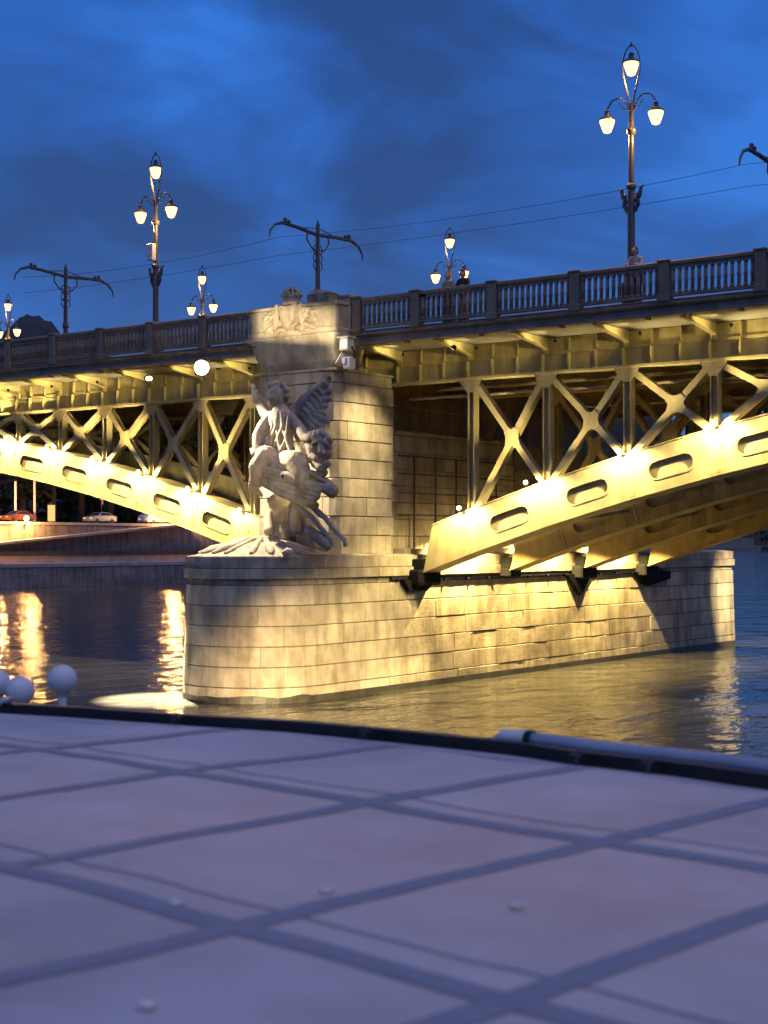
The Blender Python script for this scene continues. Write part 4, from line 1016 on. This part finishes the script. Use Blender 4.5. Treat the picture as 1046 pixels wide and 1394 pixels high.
# ================================================================== FAR BANK: cars, lamps, trees
def car(loc, ang, paint, label, van=False, L_=4.4, lit=True):
    o = thing('van' if van else 'car', loc, label, 'van' if van else 'car', 'vehicles on the embankment'); x, y, z = loc
    if van: prof = [(-2.3,.35),(-2.35,.9),(-2.3,2.2),(-2.1,2.35),(1.1,2.35),(1.75,1.35),(2.35,1.05),(2.45,.5),(2.4,.35)]; wd = .95
    else: prof = [(-2.15,.35),(-2.2,.75),(-2.1,.98),(-1.55,1.04),(-.95,1.42),(.35,1.46),(1.05,1.02),(1.95,.88),(2.18,.65),(2.15,.35)]; wd = .86
    # body: three rings across so that the cabin narrows
    vs = []; n = len(prof)
    for yy, k in ((-wd, 0), (-wd, 1), (wd, 1), (wd, 0)):
        for (a, h) in prof:
            nar = .16*max(0, (h-.95))/.5 if not van else .06*max(0,(h-1.2))
            sgn = -1 if yy < 0 else 1; vs.append((a, yy - sgn*nar - sgn*(.05 if k == 0 else 0) if k else yy - sgn*nar, h))
    vs = []
    for sgn in (-1, 1):
        for (a, h) in prof:
            nar = .30*max(0, (h-.95)) if not van else .08*max(0,(h-1.2)); vs.append((a, sgn*(wd-nar), h))
    fs = [tuple(range(n)), tuple(range(n, 2*n))[::-1]] + [(i,(i+1)%n,n+(i+1)%n,n+i) for i in range(n)]
    def put(b, name, m, par=o, smooth=False):
        rot = Matrix.Rotation(ang, 3, 'Z')
        for i, v in enumerate(b.v): b.v[i] = rot @ v + Vector(loc)
        return b.build(name, m, par, smooth)
    put(MB().add(vs, fs), 'body', paint)
    for sgn in (-1, 1):
        gl_ = MB(); g_ = ([(-1.40,1.06),(-.92,1.37),(.30,1.40),(.85,1.06)] if not van else [(.3,1.35),(.3,2.1),(1.0,2.1),(1.5,1.38)])
        def yy(h): return sgn*((wd-.30*max(0,(h-.95)) if not van else wd-.08*max(0,h-1.2)) + .008)
        gl_.add([(a, yy(h), h) for a, h in g_] + [(a, yy(h) - sgn*.02, h) for a, h in g_], [(0,1,2,3),(7,6,5,4),(0,4,5,1),(1,5,6,2),(2,6,7,3),(3,7,4,0)])
        put(gl_, 'side_window', M['glass_dark'])
        for a in (-1.35, 1.35):
            w_ = MB().lathe([(.2,-.1),(.31,-.1),(.33,-.05),(.33,.05),(.31,.1),(.2,.1)], (0,0,0), 14)
            for i, v in enumerate(w_.v): w_.v[i] = Vector((v.x + a, v.z + sgn*(wd-.08), v.y + .33))
            put(w_, 'wheel', M['rubber'])
        put(MB().box((2.12 if not van else 2.36)-.06, (2.12 if not van else 2.36)+.09, sgn*.6-.16, sgn*.6+.16, .62, .80, .02), 'headlight', M['column_lit'] if lit else M['white_case'])
    put(MB().add([((.40,.95)[0], -.62, 1.43), (1.02, -.74, 1.055), (1.02, .74, 1.055), (.40, .62, 1.43)] if not van else [(1.16,-.8,2.28),(1.76,-.86,1.40),(1.76,.86,1.40),(1.16,.8,2.28)], [(0,1,2,3)]), 'windscreen', M['glass_dark'])
    return o
RZ = 7.535
def bank(px, off): k = (px-CXP)/FPX; dv = DV+k*RV; X = -99-off; t_ = (X-CAM.x)/dv.x; return (X, CAM.y+t_*dv.y, RZ)
car(bank(136, 10.5), R(-88), M['silver'], 'silver sedan parked on the far embankment under the left arch')
car(bank(212, 10.8), R(-90), M['van_white'], 'white van on the far embankment beside the statue', van=True)
car(bank(24, 11.0), R(-90), M['red_car'], 'dark reddish car on the far embankment at the left frame edge')
car(bank(-30, 11.5), R(92), M['silver'], 'silver car on the embankment beyond the left frame edge', lit=False)
def bank_lamp(px, off, h, label, power, vis=True):
    x, y, z = bank(px, 7.6); z = 7.1; h = h - 2.0 - 3.0 + .6; o = thing('embankment_lamp', (x, y, z), label, 'street lamp', 'amber lamps on the embankment')
    MB().lathe([(.14,0),(.12,.4),(.07,.5),(.05,h-.3),(.08,h-.2)], (x,y,z), 8).build('pole', M['mast'], o)
    MB().lathe([(.08,-.25),(.25,-.05),(.30,.15),(.2,.36),(.05,.42)], (x,y,z+h), 10).build('globe', M['amber'], o, smooth=True)
    light(o, 'POINT', (x+1.1, y, z+h), power*3.0, (1, .5, .16), .3)
    return o
bank_lamp(36, 3, 5.2, 'low amber lamp on the embankment at far left', 900)
bank_lamp(-14, 3, 6.2, 'amber lamp on the embankment just left of the frame', 2600)
bank_lamp(232, 3, 7.0, 'amber lamp on the embankment behind the rib next to the statue', 2200)
bank_lamp(410, 3, 6.0, 'amber lamp on the embankment behind the stone pylon', 1200)
bank_lamp(-90, 3, 6.2, 'amber lamp on the embankment far left of the frame', 2600)
x, y, z = bank(70, 9.6); o = thing('lit_column', (x, y, z), 'glowing yellow round column on the far embankment', 'column')
MB().lathe([(.44,.25),(.44,2.2)], (x,y,z), 16).build('panel', M['column_lit'], o, smooth=True, angle=40); MB().lathe([(.5,0),(.5,.25)], (x,y,z), 16).build('foot', M['dark'], o)
MB().lathe([(.52,2.2),(.5,2.35),(.2,2.6)], (x,y,z), 16).build('roof', M['dark'], o)
for px, h, l_ in ((47, 6.2, 'thin pale pole on the embankment left of the glowing column'), (21, 6.0, 'thin dark pole on the embankment at far left')):
    x, y, z = bank(px, 12); o = thing('flag_pole', (x,y,z), l_, 'pole'); MB().lathe([(.2,0),(.14,.5),(.13,h),(.05,h+.15)], (x,y,z), 8).build('shaft', M['white_case'], o); MB().lathe([(.3,0),(.28,.2),(.2,.25)], (x,y,z), 8).build('foot', M['dark'], o)
x, y, z = bank(138, 11.8); o = thing('traffic_light', (x,y,z), 'traffic signal showing red above the silver sedan', 'traffic light')
MB().lathe([(.1,0),(.07,.3),(.06,3.4)], (x,y,z), 8).build('pole', M['dark'], o); MB().box(x-.2,x+.2,y-.2,y+.2,z+2.5,z+3.5,.05).build('signal_head', M['dark'], o)
MB().ball((x+.22,y-.1,z+3.25), .17, 10, 6).build('red_lamp', M['red_lit'], o)
def tree(loc, h, label, seed, n=1500, group='dark trees behind the embankment'):
    rnd = random.Random(seed); o = thing('tree', loc, label, 'tree', group); P = Vector(loc)
    tr = MB(); tr.tube([P, P+Vector((.1,.1,h*.25)), P+Vector((-.1,.2,h*.55)), P+Vector((0,.1,h*.8))], [h*.028,h*.022,h*.014,h*.005], 8)
    cl = []
    for k in range(9):
        a = rnd.uniform(0, 6.28); z0 = h*rnd.uniform(.22,.6); ln = h*rnd.uniform(.18,.32); e_ = P + Vector((math.cos(a)*ln, math.sin(a)*ln, z0+ln*rnd.uniform(.3,.9)))
        tr.tube([P+Vector((0,.1,z0)), (P+Vector((0,0,z0))).lerp(e_,.5)+Vector((0,0,.3)), e_], [h*.012,h*.008,h*.003], 5); cl.append((e_, h*rnd.uniform(.13,.2)))
    for k in range(9): a = rnd.uniform(0,6.28); cl.append((P+Vector((math.cos(a)*h*.2*rnd.random(), math.sin(a)*h*.2*rnd.random(), h*rnd.uniform(.4,.9))), h*rnd.uniform(.12,.2)))
    tr.build('trunk', M['bark'], o)
    vs = []; fs = []
    for i in range(n):
        c, r = rnd.choice(cl); d = Vector((rnd.gauss(0,1), rnd.gauss(0,1), rnd.gauss(0,.8))); d = d.normalized()*r*rnd.uniform(.5,1.08); p_ = c + d
        a = Vector((rnd.gauss(0,1), rnd.gauss(0,1), rnd.gauss(0,1))).normalized(); b_ = a.cross(Vector((rnd.gauss(0,1), rnd.gauss(0,1), rnd.gauss(0,1)))).normalized(); s_ = h*rnd.uniform(.018,.036); i0 = len(vs)
        vs += [p_ - a*s_, p_ + b_*s_*.55, p_ + a*s_, p_ - b_*s_*.55]; fs.append((i0,i0+1,i0+2,i0+3))
    MB().add(vs, fs).build('crown', M['leaf'], o)
names = ['leftmost dark tree behind the embankment under the left arch', 'dark tree behind the thin poles on the embankment', 'dark tree behind the glowing column', 'dark tree left of the silver sedan',
         'dark tree behind the silver sedan', 'dark tree behind the white van', 'dark tree behind the rib end next to the statue', 'dark tree behind the statue pedestal']
for k, (px, off, h) in enumerate(((-10,26,16),(30,30,18),(72,27,15),(110,32,19),(150,28,16),(190,31,18),(236,27,17),(285,30,18))):
    tree((bank(px,off)[0], bank(px,off)[1], 7.7), h, names[k], 40+k)
more = ['dark tree seen through the truss right of the pylon', 'dark tree seen through the middle of the right truss', 'dark tree seen low through the right truss', 'dark tree behind the stone pylon']
for k, (px, off, h) in enumerate(((330,28,18),(390,30,18),(450,28,19),(620,30,18))):
    tree((bank(px,off)[0], bank(px,off)[1], 7.7), h, more[(k+3) % 4] if k in (0,) else ['dark tree behind the winged figure', 'dark tree behind the lit pylon corner', 'dark tree seen through the first right truss panel'][k-1], 60+k)
# woods beyond, one mass
vs = []; fs = []; rnd = random.Random(9)
def wood(cx, cy, r, h, n):
    for i in range(n):
        a = rnd.uniform(0,6.28); rr = r*math.sqrt(rnd.random()); p_ = Vector((cx+rr*math.cos(a), cy+rr*math.sin(a), 3+h*(rnd.random()**.6)*(1-.35*(rr/r)**2)))
        a_ = Vector((rnd.gauss(0,1),rnd.gauss(0,1),rnd.gauss(0,1))).normalized(); b_ = a_.cross(Vector((rnd.gauss(0,1),rnd.gauss(0,1),rnd.gauss(0,1)))).normalized(); s_ = rnd.uniform(.9,2.0); i0 = len(vs)
        vs.extend([p_-a_*s_, p_+b_*s_*.6, p_+a_*s_, p_-b_*s_*.6]); fs.append((i0,i0+1,i0+2,i0+3))
for k in range(46): wood(-150-rnd.uniform(0,60), 40+k*5.5, 9, rnd.uniform(17,24), 260)
for k in range(40): wood(-200-k*4.5-rnd.uniform(0,40), 300+k*15, 14, rnd.uniform(14,20), 160)
for k in range(52): wood(-350+k*28, 900+k*5+rnd.uniform(0,40), 22, rnd.uniform(9,15), 150)
tag(MB().add(vs, fs).build('far_woods', M['leaf']), 'dark mass of trees along the far shore', 'woods', kind='stuff')

# ================================================================== THE BOAT CANOPY IN THE FOREGROUND
TZ = 4.2
ep = [(-330, 938), (0, 966), (130, 974), (260, 983), (400, 992), (515, 1003), (690, 1021), (795, 1036), (920, 1050), (1046, 1068), (1400, 1120)]
EW = [onZ(x, y, TZ).xy for x, y in ep]
E0 = onZ(0, 966, TZ).xy; E1 = (onZ(1046, 1068, TZ).xy - E0).normalized(); E2 = Vector((E1.y, -E1.x))
if (CAM - E0).dot(E2) < 0: E2 = -E2
boat = thing('tour_boat', (E0.x + E1.x*3 + E2.x*2, E0.y + E1.y*3 + E2.y*2, 0), 'boat with a pale lilac fabric canopy roof filling the foreground', 'boat')
def st_of(p): d = Vector(p) - E0; return d.dot(E1), d.dot(E2)
edge = sorted(st_of(p) for p in EW)
def edge_t(s):
    for (a, ta), (c, tc_) in zip(edge[:-1], edge[1:]):
        if a <= s <= c: u = (s-a)/(c-a); u = u*u*(3-2*u)*.35 + u*.65; return ta + (tc_-ta)*u
    return edge[0][1] if s < edge[0][0] else edge[-1][1]
lines_px = {'B1': [(0,1030),(260,1052),(530,1088),(840,1142),(1046,1187)], 'B2': [(0,1168),(330,1265),(650,1362)],
            'A1': [(0,1086),(260,1052),(480,1020)], 'A2': [(0,1182),(130,1160),(530,1088),(760,1050)], 'A3': [(0,1338),(320,1258),(840,1142),(1046,1095)], 'A4': [(600,1388),(680,1360),(1046,1250)]}
LN = []
for k, pts_ in lines_px.items():
    w_ = [onZ(a, c, TZ).xy for a, c in pts_]; d = (w_[-1]-w_[0]).normalized(); m_ = sum(w_, Vector((0,0)))/len(w_); LN.append((k, m_, d))
dB = (LN[0][2] + LN[1][2]).normalized(); dA = Vector((0,0))
for k, m_, d in LN[2:]: dA += d
dA.normalize()
# a strap each beyond the frame
LN.append(('A5', LN[5][1] + dB*1.05, dA)); LN.append(('A0', LN[2][1] - dB*1.05, dA))
creases(M['tarp'], math.atan2(dB.y, dB.x), .35)
def dist(p, m_, d): v = p - m_; return abs(v.x*d.y - v.y*d.x)
def tz(p):
    v = 1.0
    for k, m_, d in LN: dd = dist(p, m_, d); v = min(v, 1 - math.exp(-(dd/.34)**2))
    sg = -.014 * v
    s_, t_ = st_of(p); hem = t_ - edge_t(s_)
    return TZ + sg + .012*noise.noise(Vector((p.x*1.3, p.y*1.3, .7))) + .004*noise.noise(Vector((p.x*5, p.y*5, 2.7))) - .05*math.exp(-(hem/.12)**2)
vs = []; fs = []; ns, ntt = 170, 130
for j in range(ntt+1):
    for i in range(ns+1):
        s_ = -3.0 + 9.4*i/ns; te = edge_t(s_); t_ = te + (6.4-te)*(j/ntt)**1.15
        p_ = E0 + E1*s_ + E2*t_; vs.append((p_.x, p_.y, tz(p_)))
for j in range(ntt):
    for i in range(ns): fs.append((j*(ns+1)+i, j*(ns+1)+i+1, (j+1)*(ns+1)+i+1, (j+1)*(ns+1)+i))
can = MB().add(vs, fs).build('canopy', M['tarp'], boat, smooth=True)
def strap(m_, d, wd, name, mtl, s0=-9, s1=9, lift=.004):
    n = Vector((-d.y, d.x)); vs = []; fs = []; rows = 0
    for i in range(181):
        c = m_ + d*(s0 + (s1-s0)*i/180); s_, t_ = st_of(c)
        if t_ < edge_t(s_) + .05 or t_ > 6.3 or s_ < -2.9 or s_ > 6.3: continue
        for k in (-1, -.5, 0, .5, 1):
            p_ = c + n*(wd/2*k); vs.append((p_.x, p_.y, tz(p_) + lift + .004*(1-k*k)))
        rows += 1
    for i in range(rows-1):
        for k in range(4): fs.append((i*5+k, i*5+k+1, (i+1)*5+k+1, (i+1)*5+k))
    if rows > 1: return MB().add(vs, fs).build(name, mtl, can, smooth=True)
for k, m_, d in LN:
    strap(m_, dB if k[0] == 'B' else dA, .098, 'strap', M['strap'])
    n = Vector((-d.y, d.x))
    if k in ('B1', 'B2'): strap(m_ + n*.19, dB if k[0] == 'B' else dA, .007, 'seam', M['strap'], lift=.003)
# hem rope band, black edge bar, rolled awning tube, cleats and eyelets
def along(s, off, z): p_ = E0 + E1*s + E2*(edge_t(s)+off); return Vector((p_.x, p_.y, z))
SS = [-3 + 9.4*i/90 for i in range(91)]
hb = MB()
vs = []; fs = []
for s_ in SS: a, c = along(s_, -.16, 0), along(s_, -.06, 0); vs += [(a.x,a.y,TZ-.12),(a.x,a.y,TZ+.025),(c.x,c.y,TZ+.03),(c.x,c.y,TZ-.12)]
for i in range(len(SS)-1):
    for k in range(4): fs.append((i*4+k, i*4+(k+1)%4, i*4+4+(k+1)%4, i*4+4+k))
MB().add(vs, fs).build('edge_bar', M['gunwale'], boat)
MB().tube([along(s_, .07, TZ-.035) for s_ in SS], .022, 8).build('hem_rope', M['tarp'], boat, smooth=True)
s_tube = st_of(onZ(735, 1012, TZ).xy)[0]
TS = [s_tube + .06*i for i in range(90) if s_tube + .06*i < 6.3]
MB().tube([along(s_, -.21, TZ+.03) for s_ in TS], .038, 14).build('rolled_awning', M['tube'], boat, smooth=True)
cp = along(s_tube-.02, -.21, TZ+.03); cq = along(s_tube-.17, -.21, TZ+.03)
MB().tube([cp, cq], [.042, .038], 12).tube([cp, along(s_tube-.05, -.21, TZ+.03)], .047, 12).tube([cq, along(s_tube-.22, -.20, TZ+.0)], [.025, .018], 8).build('awning_end_fitting', M['white_case'], boat, smooth=True, angle=40)
MB().tube([along(s_tube-.015, -.21, TZ+.03), along(s_tube+.02, -.21, TZ+.03)], .046, 12).build('awning_clamp', M['gunwale'], boat)
for px, py in ((258,980),(515,999),(795,1033),(880,1047)):
    s_ = st_of(onZ(px, py, TZ).xy)[0]; c = along(s_, .02, TZ)
    MB().box(c.x-.03, c.x+.03, c.y-.02, c.y+.02, TZ-.02, TZ+.03, .006).tube([c+Vector((0,0,.02)), c+Vector((.03,-.04,.05)), c+Vector((.05,-.09,.0))], .008, 6).build('cleat', M['gunwale'], boat)
s_ = st_of(onZ(12, 962, TZ).xy)[0]
MB().tube([along(s_-.02,-.17,TZ+.04), along(s_+.02,-.05,TZ+.035), along(s_+.05,.1,TZ-.01)], .022, 8).build('lashing', M['tube'], boat, smooth=True)
for px, py in ((445,1215),(704,1233),(201,1366),(240,1233)):
    c = onZ(px, py, TZ); c.z = tz(c.xy) + .006
    MB().tube([c + Vector((math.cos(a)*.017, math.sin(a)*.017, .004)) for a in [R(30*i) for i in range(13)]], .006, 6, cap=False).lathe([(.012,0),(.010,.006),(.004,.008)], c, 10).build('eyelet', M['white_case'], boat, smooth=True)
# hull side and cabin under the canopy
vs = []; fs = []
for s_ in SS[::3]: a = along(s_, -.02, 0); vs += [(a.x,a.y,-.5),(a.x,a.y,TZ-.12)]
for i in range(len(SS[::3])-1): fs.append((i*2, i*2+1, i*2+3, i*2+2))
MB().add(vs, fs).build('side_panel', M['hull'], boat)
# white globes standing outside the rail
for px, py, rp, dep, l_ in ((85, 925, 20, 10.6, 'rightmost white globe lamp standing beyond the boat rail'), (27, 941, 20, 10.6, 'middle white globe lamp standing beyond the boat rail'), (-4, 931, 19, 10.9, 'leftmost white globe lamp cut by the frame edge')):
    p_ = CAM + dep*(DV + (px-CXP)/FPX*RV); z = CAMH + (HOR-py)/FPX*dep; r = rp/FPX*dep; o = thing('globe_lamp', (p_.x, p_.y, 3.3), l_, 'globe lamp', 'unlit white globes beyond the boat rail')
    MB().ball((p_.x,p_.y,z), r, 24, 16).build('globe', M['globe'], o, smooth=True)
    MB().lathe([(.05,3.3-z),(.03,3.4-z),(.03,-r-.02),(.055,-r*.94)], (p_.x,p_.y,z), 10).build('stem', M['white_case'], o)
    q_ = p_ + E2*.55
    MB().tube([(p_.x,p_.y,3.3),(p_.x,p_.y,3.25),(q_.x,q_.y,3.2)], .03, 8).build('bracket', M['dark'], o)
# added, unseen searchlights on the boat's side, below the canopy edge, aimed at the pier
def added_search(s_, label, aim, power, angle, blend, col, frame=None):
    c = along(s_, -.55, TZ-.75); o = flood(c, label, power, kind='SPOT', aim=aim, angle=angle, size=.15, lens='lens_soft', col=col, rad=(.04 if frame is None else .0025), blend=blend, name='added_search_light')
    if frame:       # framing shutter: four blades that cut the beam to a rectangle
        d = (Vector(aim) - c); L0 = c + d.normalized()*(.15*.55+.06); D = (Vector(aim) - L0).length; d.normalize(); h = d.cross(Vector((0,0,1))).normalized(); v = h.cross(d); A = L0 + d*.5
        hw, hh = frame[0]/2*.5/D, frame[1]/2*.5/D; b = MB()
        for (h0, h1, v0, v1) in ((-.12,-hw,-.12,.12), (hw,.12,-.12,.12), (-hw,hw,-.12,-hh), (-hw,hw,hh,.12)):
            b.add([A+h*a_+v*b_+d*k_ for k_ in (0,.004) for a_, b_ in ((h0,v0),(h1,v0),(h1,v1),(h0,v1))], [(0,1,2,3),(7,6,5,4),(0,4,5,1),(1,5,6,2),(2,6,7,3),(3,7,4,0)])
        b.build('framing_shutter', M['dark'], o)
tgt = onZ(436, 946, 0); added_search(.9, 'added searchlight hidden under the canopy edge aimed at the pier nose', (tgt.x, tgt.y, -0.3), 230000, 13.0, 1.0, (1, .73, .34))
tgt = onY(402, 439, -2.72); added_search(1.6, 'added searchlight hidden under the canopy edge aimed at the coat of arms', tgt, 260000, 6.0, .1, (1, .82, .5), frame=(2.75, 1.16))
added_search(2.4, 'added searchlight hidden under the canopy edge aimed at the statue', (-.2, -4.6, 7.4), 36000, 6.2, .8, (1, .80, .5))
for k, (px, py, l_) in enumerate(((300, 1110, 'added cabin lamp glowing faintly through the canopy near its left edge'), (620, 1180, 'added cabin lamp glowing faintly through the middle of the canopy'), (900, 1230, 'added cabin lamp glowing faintly through the canopy at right'), (860, 1100, 'added cabin lamp glowing faintly through the canopy near its far edge'), (60, 1060, 'added cabin lamp glowing faintly through the far left of the canopy'))):
    c = onZ(px, py, TZ); c.z = 3.05; o = thing('added_cabin_lamp', c, l_, 'added lamp', 'added lamps under the boat canopy')
    MB().lathe([(.10,-.30),(.08,-.25),(.03,-.22),(.03,-.1),(.06,-.06)], c, 10).build('stand', M['dark'], o); MB().ball(c, .07, 12, 8).build('bulb', M['lens_soft'], o, smooth=True)
    light(o, 'POINT', c + Vector((0,0,.16)), (5.5, 4.0, 5.0, 3.0, 4.0)[k], (1, .66, .44), .08)  # unseen lamps added to warm the fabric from below
